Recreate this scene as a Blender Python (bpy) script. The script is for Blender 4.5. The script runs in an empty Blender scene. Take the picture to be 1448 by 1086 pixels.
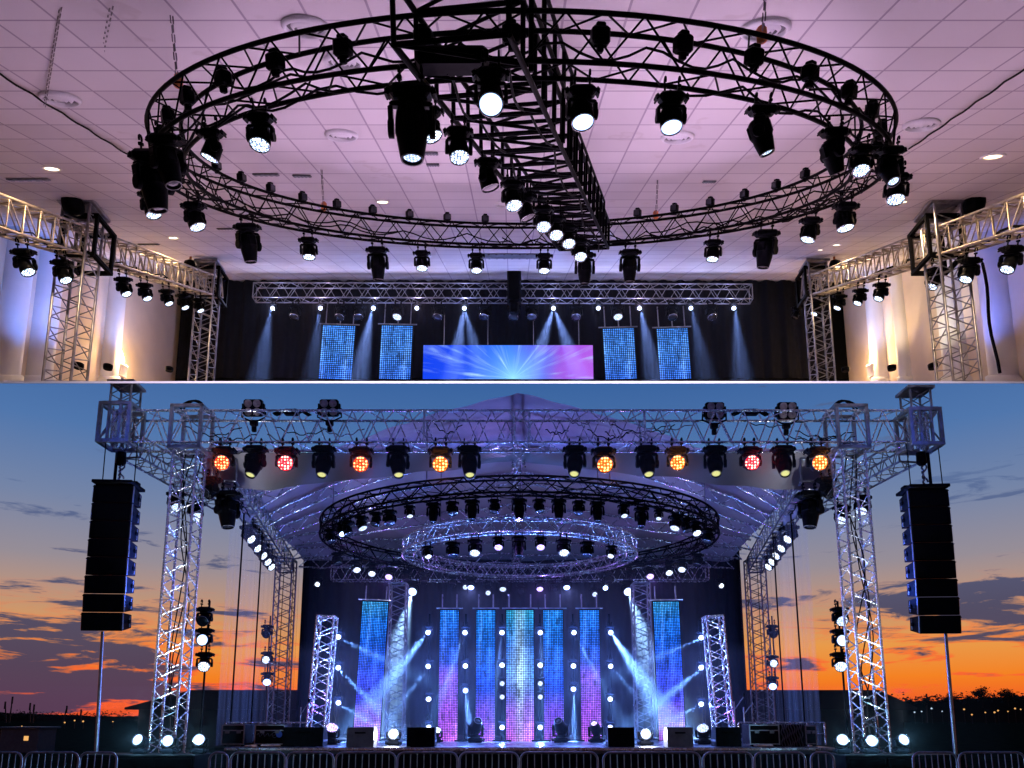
import bpy, math, random
from math import radians, sin, cos, tan, atan, atan2, acos, sqrt, pi
from mathutils import Vector, Matrix, Euler
random.seed(7)
scene = bpy.context.scene
C = scene.collection

# ------------------------------------------------------------------ camera
FPX, CX, CY = 1100.0, 724.0, 813.0
PITCH = atan((1015.0 - CY) / FPX)
CAM = Vector((0.0, 0.0, 1.7))
F_ = Vector((0, cos(PITCH), sin(PITCH)))
U_ = Vector((0, -sin(PITCH), cos(PITCH)))
R_ = Vector((1, 0, 0))
cam = bpy.data.cameras.new('camera')
cam.sensor_fit = 'HORIZONTAL'
cam.sensor_width = 36.0
cam.lens = 36.0 * FPX / 1448.0
cam.shift_y = (CY - 543.0) / 1448.0
cam.clip_start = 0.1
cam.clip_end = 5000
co = bpy.data.objects.new('camera', cam)
C.objects.link(co)
co.location = CAM
co.rotation_euler = (pi / 2 + PITCH, 0, 0)
scene.camera = co

def ray(px, py):
    return F_ + ((px - CX) / FPX) * R_ + ((CY - py) / FPX) * U_
def P(px, py, D):
    """the point at world depth D seen at that place of the photograph: how sizes were surveyed"""
    d = ray(px, py)
    return CAM + d * (D / d.y)
def proj(p):
    v = Vector(p) - CAM
    z = v.dot(F_)
    return CX + FPX * v.dot(R_) / z, CY - FPX * v.dot(U_) / z

# the hall is a raked auditorium: its floor and ceiling rise towards the stage
HA = PITCH + atan((CY - 550.0) / FPX)
YH = Vector((0, cos(HA), sin(HA)))
ZH = Vector((0, -sin(HA), cos(HA)))
ROT_H = Matrix.Rotation(HA, 3, 'X')
def HP(px, py, h):
    d = ray(px, py)
    return CAM + d * (h / d.dot(ZH))
def HL(x, y, h):
    return CAM + Vector((x, 0, 0)) + YH * y + ZH * h

# ------------------------------------------------------------------ naming
def tag(o, label=None, cat=None, group=None, kind=None):
    if label: o['label'] = label
    if cat: o['category'] = cat
    if group: o['group'] = group
    if kind: o['kind'] = kind
    return o
def thing(name, label, cat, loc=(0, 0, 0), rot=None, group=None):
    o = bpy.data.objects.new(name, None)
    C.objects.link(o)
    o.empty_display_size = 0.1
    o.location = loc
    if rot is not None: o.rotation_euler = rot
    return tag(o, label, cat, group)
ORD = ['first', 'second', 'third', 'fourth', 'fifth', 'sixth', 'seventh', 'eighth', 'ninth', 'tenth', 'eleventh', 'twelfth',
       'thirteenth', 'fourteenth', 'fifteenth', 'sixteenth', 'seventeenth', 'eighteenth', 'nineteenth', 'twentieth']
def ordn(i):
    if i < 20: return ORD[i]
    t = {2: 'twenty', 3: 'thirty', 4: 'forty'}[(i + 1) // 10]
    return t + '-' + ORD[(i + 1) % 10 - 1] if (i + 1) % 10 else {3: 'thirtieth', 4: 'fortieth'}[(i + 1) // 10]

# ------------------------------------------------------------------ mesh builder
class MB:
    def __init__(self): self.v = []; self.f = []; self.s = []
    def add(self, vs, fs, smooth=False):
        b = len(self.v)
        self.v += [tuple(p) for p in vs]
        self.f += [tuple(i + b for i in f) for f in fs]
        self.s += [smooth] * len(fs)
    def tube(self, p0, p1, r, n=6, r1=None, caps=True):
        p0, p1 = Vector(p0), Vector(p1)
        d = p1 - p0
        if d.length < 1e-6: return
        d.normalize()
        a = d.orthogonal().normalized(); b = d.cross(a)
        r1 = r if r1 is None else r1
        vs = []
        for p, q in ((p0, r), (p1, r1)):
            for i in range(n):
                t = 2 * pi * i / n
                vs.append(p + (a * cos(t) + b * sin(t)) * q)
        fs = [(i, (i + 1) % n, n + (i + 1) % n, n + i) for i in range(n)]
        self.add(vs, fs, True)
        if caps: self.add(vs, [tuple(range(n))[::-1], tuple(range(n, 2 * n))])
    def path(self, pts, r, n=6, closed=False, caps=True):
        pts = [Vector(p) for p in pts]
        m = len(pts); vs = []; prev = None
        for k, p in enumerate(pts):
            if closed: d = pts[(k + 1) % m] - pts[k - 1]
            else: d = pts[min(k + 1, m - 1)] - pts[max(k - 1, 0)]
            d.normalize()
            if prev is None: a = d.orthogonal().normalized()
            else:
                a = prev - d * prev.dot(d)
                a = a.normalized() if a.length > 1e-6 else d.orthogonal().normalized()
            prev = a; b = d.cross(a)
            rr = r[k] if isinstance(r, (list, tuple)) else r
            for i in range(n):
                t = 2 * pi * i / n
                vs.append(p + (a * cos(t) + b * sin(t)) * rr)
        fs = []
        for k in range(m if closed else m - 1):
            k2 = (k + 1) % m
            for i in range(n):
                fs.append((k * n + i, k * n + (i + 1) % n, k2 * n + (i + 1) % n, k2 * n + i))
        self.add(vs, fs, True)
        if caps and not closed:
            self.add(vs, [tuple(range(n))[::-1], tuple(range((m - 1) * n, m * n))])
    def box(self, c, s, bev=0.0, M=None, taper=1.0):
        c = Vector(c); hx, hy, hz = s[0] / 2, s[1] / 2, s[2] / 2
        if bev <= 0:
            vs = [Vector((x * hx * (taper if z < 0 else 1), y * hy * (taper if z < 0 else 1), z * hz)) for z in (-1, 1) for y in (-1, 1) for x in (-1, 1)]
            fs = [(0, 2, 3, 1), (4, 5, 7, 6), (0, 1, 5, 4), (2, 6, 7, 3), (0, 4, 6, 2), (1, 3, 7, 5)]
        else:
            b = min(bev, hx * .9, hy * .9, hz * .9)
            def ringv(z, ins, tp):
                x0, y0 = (hx - ins) * tp, (hy - ins) * tp
                k = b * (1 - ins / b * .5) if ins else b
                return [Vector(q + (z,)) for q in ((x0 - k, -y0), (x0, -y0 + k), (x0, y0 - k), (x0 - k, y0), (-x0 + k, y0), (-x0, y0 - k), (-x0, -y0 + k), (-x0 + k, -y0))]
            vs = ringv(-hz, b, taper) + ringv(-hz + b, 0, taper) + ringv(hz - b, 0, 1) + ringv(hz, b, 1)
            fs = [tuple(range(8))[::-1], tuple(range(24, 32))]
            for L in range(3):
                for i in range(8):
                    fs.append((L * 8 + i, L * 8 + (i + 1) % 8, L * 8 + 8 + (i + 1) % 8, L * 8 + 8 + i))
        if M is not None: vs = [M @ v for v in vs]
        self.add([v + c for v in vs], fs)
    def lathe(self, prof, n=20, c=(0, 0, 0), M=None, smooth=True, caps=(True, True)):
        c = Vector(c); vs = []
        for r, z in prof:
            for i in range(n):
                t = 2 * pi * i / n
                vs.append(Vector((r * cos(t), r * sin(t), z)))
        if M is not None: vs = [M @ v for v in vs]
        vs = [v + c for v in vs]
        m = len(prof); fs = []
        for k in range(m - 1):
            for i in range(n):
                fs.append((k * n + i, k * n + (i + 1) % n, (k + 1) * n + (i + 1) % n, (k + 1) * n + i))
        self.add(vs, fs, smooth)
        e = []
        if caps[0]: e.append(tuple(range(n))[::-1])
        if caps[1]: e.append(tuple(range((m - 1) * n, m * n)))
        if e: self.add(vs, e)
    def grid(self, fn, nu, nv, smooth=True, thick=0.0):
        vs = [Vector(fn(i / nu, j / nv)) for j in range(nv + 1) for i in range(nu + 1)]
        w = nu + 1
        fs = [(j * w + i, j * w + i + 1, (j + 1) * w + i + 1, (j + 1) * w + i) for j in range(nv) for i in range(nu)]
        self.add(vs, fs, smooth)
    def mesh(self, name):
        me = bpy.data.meshes.new(name)
        me.from_pydata(self.v, [], self.f)
        me.polygons.foreach_set('use_smooth', self.s)
        me.update()
        return me
    def build(self, name, mat, parent=None, loc=None):
        o = bpy.data.objects.new(name, self.mesh(name))
        o.data.materials.append(mat)
        C.objects.link(o)
        if parent is not None: o.parent = parent
        if loc is not None: o.location = loc
        return o

# ------------------------------------------------------------------ materials
def newmat(name):
    m = bpy.data.materials.new(name); m.use_nodes = True
    nt = m.node_tree; b = nt.nodes['Principled BSDF']
    return m, nt, b
def N(nt, typ, **kw):
    n = nt.nodes.new(typ)
    for k, v in kw.items(): setattr(n, k, v)
    return n
def ramp(nt, stops, fac):
    r = N(nt, 'ShaderNodeValToRGB')
    el = r.color_ramp.elements
    while len(el) < len(stops): el.new(0.5)
    for e, (p, c) in zip(el, stops):
        e.position = p; e.color = (c[0], c[1], c[2], 1)
    nt.links.new(fac, r.inputs[0])
    return r.outputs[0]
def math_(nt, op, a, b=None, c=None, clamp=False):
    n = N(nt, 'ShaderNodeMath', operation=op); n.use_clamp = clamp
    for i, x in enumerate((a, b, c)):
        if x is None: continue
        if isinstance(x, (int, float)): n.inputs[i].default_value = x
        else: nt.links.new(x, n.inputs[i])
    return n.outputs[0]
def mixc(nt, fac, a, b, blend='MIX'):
    n = N(nt, 'ShaderNodeMix', data_type='RGBA', blend_type=blend)
    for i, x in ((0, fac), (6, a), (7, b)):
        if isinstance(x, (int, float)): n.inputs[i].default_value = x
        elif isinstance(x, tuple): n.inputs[i].default_value = (x[0], x[1], x[2], 1)
        else: nt.links.new(x, n.inputs[i])
    return n.outputs[2]
def pbr(name, col, rough=0.5, metal=0.0, var=0.15, scale=6.0, bump=0.0, bscale=40.0, spec=0.5):
    m, nt, b = newmat(name)
    b.inputs['Specular IOR Level'].default_value = spec
    tc = N(nt, 'ShaderNodeTexCoord')
    nz = N(nt, 'ShaderNodeTexNoise'); nz.inputs['Scale'].default_value = scale; nz.inputs['Detail'].default_value = 5
    nt.links.new(tc.outputs['Object'], nz.inputs['Vector'])
    lo = tuple(c * (1 - var) for c in col); hi = tuple(min(1, c * (1 + var)) for c in col)
    nt.links.new(ramp(nt, [(0.3, lo), (0.7, hi)], nz.outputs[0]), b.inputs['Base Color'])
    nt.links.new(math_(nt, 'MULTIPLY_ADD', nz.outputs[0], 0.25, rough - 0.12, clamp=True), b.inputs['Roughness'])
    b.inputs['Metallic'].default_value = metal
    if bump > 0:
        n2 = N(nt, 'ShaderNodeTexNoise'); n2.inputs['Scale'].default_value = bscale
        nt.links.new(tc.outputs['Object'], n2.inputs['Vector'])
        bp = N(nt, 'ShaderNodeBump'); bp.inputs['Strength'].default_value = bump
        nt.links.new(n2.outputs[0], bp.inputs['Height']); nt.links.new(bp.outputs[0], b.inputs['Normal'])
    return m
def lamp_mat(name, core, edge, strength, cells=0.0, gap=0.25):
    """lit lamp glass: LED cells behind a clear front, brightest in the middle of each cell"""
    m, nt, b = newmat(name)
    nt.nodes.remove(b)
    tc = N(nt, 'ShaderNodeTexCoord'); em = N(nt, 'ShaderNodeEmission')
    out = nt.nodes['Material Output']
    sep = N(nt, 'ShaderNodeSeparateXYZ'); nt.links.new(tc.outputs['Object'], sep.inputs[0])
    rr = math_(nt, 'SQRT', math_(nt, 'ADD', math_(nt, 'MULTIPLY', sep.outputs[0], sep.outputs[0]), math_(nt, 'MULTIPLY', sep.outputs[1], sep.outputs[1])))
    if cells:
        cmb = N(nt, 'ShaderNodeCombineXYZ'); nt.links.new(sep.outputs[0], cmb.inputs[0]); nt.links.new(sep.outputs[1], cmb.inputs[1])
        vo = N(nt, 'ShaderNodeTexVoronoi'); vo.inputs['Scale'].default_value = cells; vo.inputs['Randomness'].default_value = 0.35
        nt.links.new(cmb.outputs[0], vo.inputs['Vector'])
        fac = math_(nt, 'SMOOTH_MIN', math_(nt, 'MULTIPLY', vo.outputs['Distance'], 2.0), 1.0, 0.1, clamp=True)
        col = ramp(nt, [(0.0, core), (0.45, core), (0.8, edge), (1.0, tuple(c * gap for c in edge))], fac)
    else:
        col = ramp(nt, [(0.0, core), (0.45, core), (0.72, edge), (0.92, tuple(c * .3 for c in edge))], math_(nt, 'MULTIPLY', rr, 8.0, clamp=True))
    nt.links.new(col, em.inputs[0]); em.inputs[1].default_value = strength
    nt.links.new(em.outputs[0], out.inputs[0])
    m.cycles.emission_sampling = 'NONE'
    return m

M = {}
M['black'] = pbr('black_paint', (0.0028, 0.0028, 0.0038), 0.5, 0.0, 0.3, 8, spec=.03)
M['truss_black'] = pbr('black_truss_paint', (0.0022, 0.0022, 0.0030), 0.5, 0.0, 0.4, 9, spec=.02)
M['alu'] = pbr('brushed_aluminium', (0.62, 0.62, 0.64), 0.26, 0.9, 0.15, 12)
M['alu_dull'] = pbr('weathered_aluminium', (0.28, 0.28, 0.31), 0.32, 0.85, 0.3, 7)
M['fixture'] = pbr('fixture_housing', (0.0028, 0.0032, 0.0048), 0.42, 0.0, 0.3, 14, spec=.035)
M['fixture_grey'] = pbr('grey_housing', (0.10, 0.10, 0.11), 0.4, 0.0, 0.2, 10)
M['bezel'] = pbr('silver_bezel', (0.55, 0.55, 0.58), 0.25, 0.9, 0.1, 10)
M['glass_dark'] = pbr('dark_lens', (0.02, 0.022, 0.03), 0.12, 0.0, 0.1, 4)
M['aged'] = pbr('aged_truss_metal', (0.36, 0.31, 0.25), 0.45, 0.75, 0.35, 7)  # silver dulled and warmed in the colour towards a gold-lit look
M['steel'] = pbr('steel_chain', (0.20, 0.19, 0.20), 0.45, 0.8, 0.25, 20)
M['orange'] = pbr('orange_hook', (0.65, 0.18, 0.04), 0.5, 0.0, 0.15, 10)
M['white_lit'] = lamp_mat('white_lamp_glass', (1, 1, 1), (0.50, 0.66, 1.0), 3.4, 26.0, 0.10)
M['white_hot'] = lamp_mat('hot_white_lamp_glass', (1, 1, 1), (0.30, 0.42, 0.70), 5.0)
M['white_dim'] = lamp_mat('soft_white_lamp_glass', (0.9, 0.95, 1), (0.45, 0.6, 1.0), 2.2, 30.0, 0.4)
M['blue_lit'] = lamp_mat('blue_white_lamp_glass', (0.75, 0.85, 1), (0.25, 0.4, 1.0), 7.0)
M['violet_lit'] = lamp_mat('violet_lamp_glass', (0.85, 0.75, 1), (0.4, 0.25, 1.0), 4.0, 30.0, 0.25)
M['red_lit'] = lamp_mat('red_lamp_glass', (1.0, 0.62, 0.25), (1.0, 0.05, 0.01), 3.4, 23.0, 0.28)
M['crimson_lit'] = lamp_mat('crimson_lamp_glass', (1.0, 0.72, 0.55), (1.0, 0.02, 0.05), 3.6, 23.0, 0.3)
M['amber_lit'] = lamp_mat('amber_lamp_glass', (1.0, 0.74, 0.28), (1.0, 0.15, 0.01), 3.2, 23.0, 0.28)
M['pale_slot'] = lamp_mat('pale_yellow_glass', (0.9, 0.9, 0.35), (0.5, 0.5, 0.2), 0.9)  # faint glow put into the lenses of heads that are off
M['tungsten'] = lamp_mat('warm_bulb_glass', (1, 0.82, 0.5), (1, 0.6, 0.25), 14.0)
M['down_warm'] = lamp_mat('warm_downlight_glass', (1, 0.85, 0.62), (1, 0.72, 0.42), 7.0)
M['town_warm'] = lamp_mat('town_lamp_glass', (1, 0.6, 0.22), (1, 0.5, 0.15), 3.2)
M['town_white'] = lamp_mat('town_white_glass', (0.75, 0.9, 1), (0.6, 0.8, 1), 3.0)

# ------------------------------------------------------------------ trusses
def truss_parts(root, p0, p1, w, h, up, bay, mc, ml, rc, rl, style='zig', ends=True):
    """box truss: four chords (a part each), one lacing part, two end frames"""
    p0, p1 = Vector(p0), Vector(p1)
    d = (p1 - p0); L = d.length; d.normalize()
    up = Vector(up); side = d.cross(up).normalized(); up2 = side.cross(d).normalized()
    o = root.location
    inv = root.rotation_euler.to_matrix().inverted()
    loc = lambda p: inv @ (p - o)
    cr = [(-1, -1), (1, -1), (1, 1), (-1, 1)]
    off = [side * (a * w / 2) + up2 * (b * h / 2) for a, b in cr]
    for q in off:
        m = MB(); m.tube(loc(p0 + q), loc(p1 + q), rc, 8); m.build('chord', mc, root)
    n = max(1, round(L / bay)); lac = MB()
    for k in range(4):
        a, b = off[k], off[(k + 1) % 4]
        for i in range(n):
            t0, t1 = p0 + d * (L * i / n), p0 + d * (L * (i + 1) / n)
            tm = (t0 + t1) / 2
            if style == 'zig':
                lac.tube(loc(t0 + a), loc(tm + b), rl, 5, caps=False); lac.tube(loc(tm + b), loc(t1 + a), rl, 5, caps=False)
            elif style == 'ladder':
                lac.tube(loc(t0 + a), loc(t0 + b), rl * 1.3, 5, caps=False)
                if k % 2 == 0: lac.tube(loc(t0 + a), loc(t1 + b), rl, 5, caps=False)
    lac.build('lacing', ml, root)
    if ends:
        for t in (p0, p1):
            e = MB()
            for k in range(4): e.tube(loc(t + off[k]), loc(t + off[(k + 1) % 4]), rc * .9, 6)
            e.build('end_frame', mc, root)
    return L
def truss(name, label, cat, p0, p1, w, h, bay=0.5, mat='alu', rc=0.025, rl=0.011, up=(0, 0, 1), group=None, style='zig', lmat=None, rot=None):
    root = thing(name, label, cat, Vector(p0), rot, group)
    truss_parts(root, p0, p1, w, h, up, bay, M[mat], M[lmat or mat], rc, rl, style)
    return root
def ring_truss(name, label, center, rot, Rx, Ry, w, h, nb, mc, ml, rc, rl, cables=0, seed=1):
    """round truss of four hooped chords; local z is across its plane"""
    root = thing(name, label, 'truss', center, rot)
    def pt(t, dr, dz): return Vector(((Rx + dr) * cos(t), (Ry + dr) * sin(t), dz))
    cr = [(w / 2, h / 2), (-w / 2, h / 2), (-w / 2, -h / 2), (w / 2, -h / 2)]
    for dr, dz in cr:
        m = MB(); m.path([pt(2 * pi * i / 128, dr, dz) for i in range(128)], rc, 8, closed=True); m.build('chord', mc, root)
    lac = MB()
    for k in range(4):
        a, b = cr[k], cr[(k + 1) % 4]
        for i in range(nb):
            t0, t1 = 2 * pi * i / nb, 2 * pi * (i + 1) / nb; tm = (t0 + t1) / 2
            lac.tube(pt(t0, *a), pt(tm, *b), rl, 5, caps=False); lac.tube(pt(tm, *b), pt(t1, *a), rl, 5, caps=False)
    lac.build('lacing', ml, root)
    rnd = random.Random(seed)
    if cables:
        for k in range(cables):
            m = MB(); ph = rnd.random() * 7; z0 = rnd.uniform(-h * .4, h * .2); dr = rnd.uniform(-w * .45, w * .45)
            a0 = rnd.random() * 2 * pi; ln = rnd.uniform(1.0, 2.6)
            m.path([pt(a0 + ln * i / 40, dr + .03 * sin(i * .9 + ph), z0 - abs(sin(i * .55 + ph)) * h * .35) for i in range(41)], 0.011, 5)
            m.build('cable', M['black'], root)
    return root
def merge_ring_points(root): return root.matrix_world

# ------------------------------------------------------------------ stage lights
FIX = {}
def rotX(deg): return Matrix.Rotation(radians(deg), 3, 'X')
def make_fixture(kind):
    root = thing('moving_head_light', 'x', 'stage light')
    CL = []; base = MB(); yoke = MB(); head = MB(); lens = MB(); bez = MB()
    FX = M['fixture']
    if kind in ('wash', 'led', 'beam'):
        W, pz = (0.30, -0.36)
        for sx in (-1, 1):
            x = sx * 0.075
            clamp = MB(); CL.append(clamp)
            clamp.tube((x, 0, -.05), (x, 0, -.12), .012, 6)
            clamp.path([(x, .036 * cos(t), .0 + .036 * sin(t)) for t in [i * pi / 5 - .6 for i in range(8)]], .012, 6)
            clamp.box((x, 0, -.052), (.04, .06, .03), .006)
        base.box((0, 0, -.165), (.27, .21, .10), .03)
        for sx in (-1, 1):
            base.box((sx * .155, 0, -.16), (.05, .17, .055), .02)
            base.tube((sx * .165, -.07, -.19), (sx * .165, .07, -.19), .012, 6)
        base.box((0, -.107, -.165), (.12, .006, .05), .002)
        yoke.lathe([(.10, -.215), (.10, -.235), (.085, -.24)], 16)
        yoke.box((0, 0, -.248), (.29, .10, .03), .012)
        for sx in (-1, 1):
            yoke.box((sx * .142, 0, -.325), (.034, .105, .15), .014)
            yoke.lathe([(.055, -.02), (.055, .016), (.045, .02)], 12, (sx * .142, 0, pz), Matrix.Rotation(pi / 2, 3, 'Y'))
        if kind == 'beam':
            head.lathe([(.03, .13), (.085, .12), (.098, .06), (.10, -.05), (.108, -.06), (.108, -.13), (.102, -.135), (.094, -.12)], 20, caps=(True, False))
            lr, lz = .094, -.118
        else:
            head.lathe([(.03, .125), (.075, .12), (.095, .095), (.112, .05), (.117, 0), (.121, -.06), (.121, -.115), (.112, -.122), (.108, -.108)], 22, caps=(True, False))
            for k in range(10):
                t = 2 * pi * k / 10
                head.box((.108 * cos(t), .108 * sin(t), .03), (.02, .02, .07), .004)
            lr, lz = .108, -.108
        lens.lathe([(lr, 0), (lr * .8, -.008), (lr * .45, -.013), (.004, -.015)], 22, caps=(False, True))
        bez.lathe([(lr + .002, 0), (lr + .013, 0), (lr + .012, -.012), (lr + .003, -.012)], 22, caps=(False, False))
    elif kind == 'profile':
        pz = -.52
        for sx in (-1, 1):
            x = sx * 0.11
            clamp = MB(); CL.append(clamp)
            clamp.tube((x, 0, -.05), (x, 0, -.15), .014, 6)
            clamp.path([(x, .04 * cos(t), .04 * sin(t)) for t in [i * pi / 5 - .6 for i in range(8)]], .014, 6)
            clamp.box((x, 0, -.06), (.05, .07, .04), .006)
        base.box((0, 0, -.20), (.40, .28, .13), .035)
        for sx in (-1, 1):
            base.box((sx * .222, 0, -.195), (.06, .22, .075), .025)
            base.tube((sx * .245, -.09, -.22), (sx * .245, .09, -.22), .014, 6)
        base.box((0, -.142, -.2), (.16, .006, .06), .002)
        yoke.lathe([(.13, -.265), (.13, -.285), (.11, -.29)], 18)
        yoke.box((0, 0, -.305), (.43, .14, .045), .018)
        for sx in (-1, 1):
            yoke.box((sx * .205, 0, -.45), (.05, .17, .27), .022, taper=.86)
            yoke.lathe([(.09, -.03), (.09, .022), (.075, .03)], 14, (sx * .205, 0, pz), Matrix.Rotation(pi / 2, 3, 'Y'))
        head.lathe([(.05, .21), (.12, .205), (.152, .17), (.165, .08), (.165, -.05), (.152, -.07), (.15, -.12), (.118, -.30), (.112, -.312), (.098, -.31), (.09, -.28)], 22, caps=(True, False))
        for sy in (-1, 1): head.box((0, sy * .15, .06), (.17, .05, .20), .02)
        lr, lz = .09, -.283
        lens.lathe([(lr, 0), (lr * .8, -.012), (lr * .4, -.02), (.004, -.022)], 20, caps=(False, True))
        bez.lathe([(lr + .008, -.026), (lr + .026, -.026), (lr + .024, -.034), (lr + .010, -.034)], 22, caps=(False, False))
    for c in CL: c.build('clamp', M['black'], root)
    base.build('base', FX, root)
    yk = yoke.build('yoke', FX, root)
    hd = head.build('head', FX, root, (0, 0, pz))
    ln = lens.build('lens', M['glass_dark'], hd, (0, 0, lz))
    bz = bez.build('bezel', M['black'], hd, (0, 0, lz))
    bz.data.materials[0] = M['bezel'] if kind != 'profile' else M['fixture_grey']
    FIX[kind] = root
    root['pz'] = pz
    C.objects.unlink(root)
    for c in root.children_recursive: C.objects.unlink(c)
    return root
for k in ('wash', 'profile', 'beam'): make_fixture(k)

def spawn(kind, loc, aim, lens, label, group, s=1.0, rot=None, name=None, bezel=None):
    """a copy of a light with its own aim; its parts and sub-parts are copied too. Returns root and lens world position + direction."""
    src = FIX[kind]
    R3 = rot if rot is not None else Matrix.Identity(3)
    r = src.copy(); C.objects.link(r)
    r.name = name or {'wash': 'wash_moving_head', 'profile': 'spot_moving_head', 'beam': 'beam_moving_head'}[kind]
    r.location = loc; r.rotation_euler = R3.to_euler(); r.scale = (s, s, s)
    r['label'] = label; r['group'] = group
    v = R3.inverted() @ Vector(aim).normalized()
    t = acos(max(-1, min(1, -v.z))); ph = atan2(-v.x, v.y)
    # keep the yoke facing the shorter way round
    pz = src['pz']; info = None
    for ch in src.children:
        c = ch.copy(); C.objects.link(c); c.parent = r
        st = ch.name.split('.')[0]
        if st == 'yoke': c.rotation_euler = (0, 0, ph)
        if st == 'head':
            c.rotation_euler = (t, 0, ph)
            for g in ch.children:
                d = g.copy(); C.objects.link(d); d.parent = c
                gn = g.name.split('.')[0]
                if gn == 'lens' :
                    d.material_slots[0].link = 'OBJECT'; d.material_slots[0].material = M[lens]
                if gn == 'bezel' and bezel:
                    d.material_slots[0].link = 'OBJECT'; d.material_slots[0].material = M[bezel]
    if 'pz' in r: del r['pz']
    head_w = Vector(loc) + R3 @ Vector((0, 0, pz)) * s
    a = Vector(aim).normalized()
    return r, head_w + a * (0.36 if kind == 'profile' else 0.17) * s, a
def spot(name, loc, aim, energy, col, deg, blend=0.5, size=0.04):
    l = bpy.data.lights.new(name, 'SPOT'); l.energy = energy; l.color = col
    l.spot_size = radians(deg); l.spot_blend = blend; l.shadow_soft_size = size
    o = bpy.data.objects.new(name, l); C.objects.link(o); o.location = loc
    o.rotation_euler = Vector(aim).to_track_quat('-Z', 'Y').to_euler()
    return o
def pointl(name, loc, energy, col, size=0.05):
    l = bpy.data.lights.new(name, 'POINT'); l.energy = energy; l.color = col; l.shadow_soft_size = size
    o = bpy.data.objects.new(name, l); C.objects.link(o); o.location = loc
    return o
# =================================================================== THE HALL (upper storey)
HC = 3.4
def hall_obj(mb, name, mat, parent=None):
    """a mesh laid out in hall axes (x across, y up the rake, z off the floor)"""
    o = mb.build(name, mat, parent)
    o.location = CAM; o.rotation_euler = (HA, 0, 0)
    return o
cor = HP(250, 396, HC)
XW = -cor.x                                   # half width of the hall
DR = cor.y + 0.25                             # depth of the rear wall
XE = XW + 0.0

# ceiling of 0.6 m tiles
m, nt, b = newmat('ceiling_tiles')
tc = N(nt, 'ShaderNodeTexCoord'); sep = N(nt, 'ShaderNodeSeparateXYZ'); nt.links.new(tc.outputs['Object'], sep.inputs[0])
def seam(ax, off, wd):
    u = math_(nt, 'MULTIPLY_ADD', ax, 1 / 0.6, off)
    f = math_(nt, 'FRACT', u)
    d = math_(nt, 'MINIMUM', f, math_(nt, 'SUBTRACT', 1.0, f))
    return math_(nt, 'LESS_THAN', d, wd), math_(nt, 'FLOOR', u)
sx, cxx = seam(sep.outputs[0], 100.2, 0.020); sy, cyy = seam(sep.outputs[1], 100.0, 0.024)
grid = math_(nt, 'MAXIMUM', sx, sy)
cmb = N(nt, 'ShaderNodeCombineXYZ'); nt.links.new(cxx, cmb.inputs[0]); nt.links.new(cyy, cmb.inputs[1])
wn = N(nt, 'ShaderNodeTexWhiteNoise', noise_dimensions='2D'); nt.links.new(cmb.outputs[0], wn.inputs['Vector'])
tile = ramp(nt, [(0.0, (0.63, 0.60, 0.61)), (0.5, (0.68, 0.65, 0.66)), (1.0, (0.72, 0.69, 0.70))], wn.outputs['Value'])
nz = N(nt, 'ShaderNodeTexNoise'); nz.inputs['Scale'].default_value = 0.7; nz.inputs['Detail'].default_value = 6
nt.links.new(tc.outputs['Object'], nz.inputs['Vector'])
tile = mixc(nt, math_(nt, 'MULTIPLY', nz.outputs[0], 0.35), tile, (0.45, 0.40, 0.40))
n5 = N(nt, 'ShaderNodeTexNoise'); n5.inputs['Scale'].default_value = 1.9; n5.inputs['Detail'].default_value = 2; nt.links.new(tc.outputs['Object'], n5.inputs['Vector'])
tile = mixc(nt, math_(nt, 'MULTIPLY', ramp(nt, [(.66, (0, 0, 0)), (.70, (1, 1, 1)), (.74, (.25, .25, .25))], n5.outputs[0]), .22), tile, (0.36, 0.29, 0.25))
n3 = N(nt, 'ShaderNodeTexNoise'); n3.inputs['Scale'].default_value = 70; nt.links.new(tc.outputs['Object'], n3.inputs['Vector'])
nt.links.new(mixc(nt, grid, tile, (0.36, 0.32, 0.37)), b.inputs['Base Color'])
b.inputs['Roughness'].default_value = 0.75
hgt = math_(nt, 'MULTIPLY_ADD', wn.outputs['Value'], 0.02, math_(nt, 'MULTIPLY', n3.outputs[0], 0.05))
bp = N(nt, 'ShaderNodeBump'); bp.inputs['Strength'].default_value = 0.25; bp.inputs['Distance'].default_value = 0.05
nt.links.new(math_(nt, 'SUBTRACT', hgt, math_(nt, 'MULTIPLY', grid, 0.1)), bp.inputs['Height']); nt.links.new(bp.outputs[0], b.inputs['Normal'])
M['ceiling'] = m
mb = MB()
yr = (DR - CAM.y + HC * sin(HA)) / cos(HA)     # rake distance at which the ceiling meets the rear wall
mb.box((0, (1.0 + yr + 1) / 2, HC + .1), (2 * XW + 1.2, yr + 1 - 1.0, .2))
tag(hall_obj(mb, 'ceiling', M['ceiling']), kind='structure')

# floor deck: a thin raked slab whose pale front edge is all one sees of it
SLH = math.tan(PITCH + atan((CY - 539.6) / FPX))      # slope of the sight line that just clears it
M['deck'] = pbr('hall_deck_carpet', (0.50, 0.41, 0.48), 0.8, 0, 0.15, 3)
M['fascia'] = pbr('white_fascia_paint', (0.86, 0.86, 0.86), 0.5, 0, 0.03, 3)
mb = MB()
def deckpt(x, D, dz): return (x, D, CAM.z + D * SLH + dz)
D0, D1, HWX = 7.2, DR + .3, XW + .7
v = [deckpt(x, D, dz) for dz in (-.014, 0) for D in (D0, D1) for x in (-HWX, HWX)]
mb.add(v, [(0, 2, 3, 1), (4, 5, 7, 6), (0, 4, 6, 2), (1, 3, 7, 5), (2, 6, 7, 3)])
tag(mb.build('hall_floor', M['deck']), kind='structure')
mb = MB(); a_, b_ = Vector(deckpt(-HWX, D0 - .004, -.016)), Vector(deckpt(HWX, D0 - .004, .001))
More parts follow.
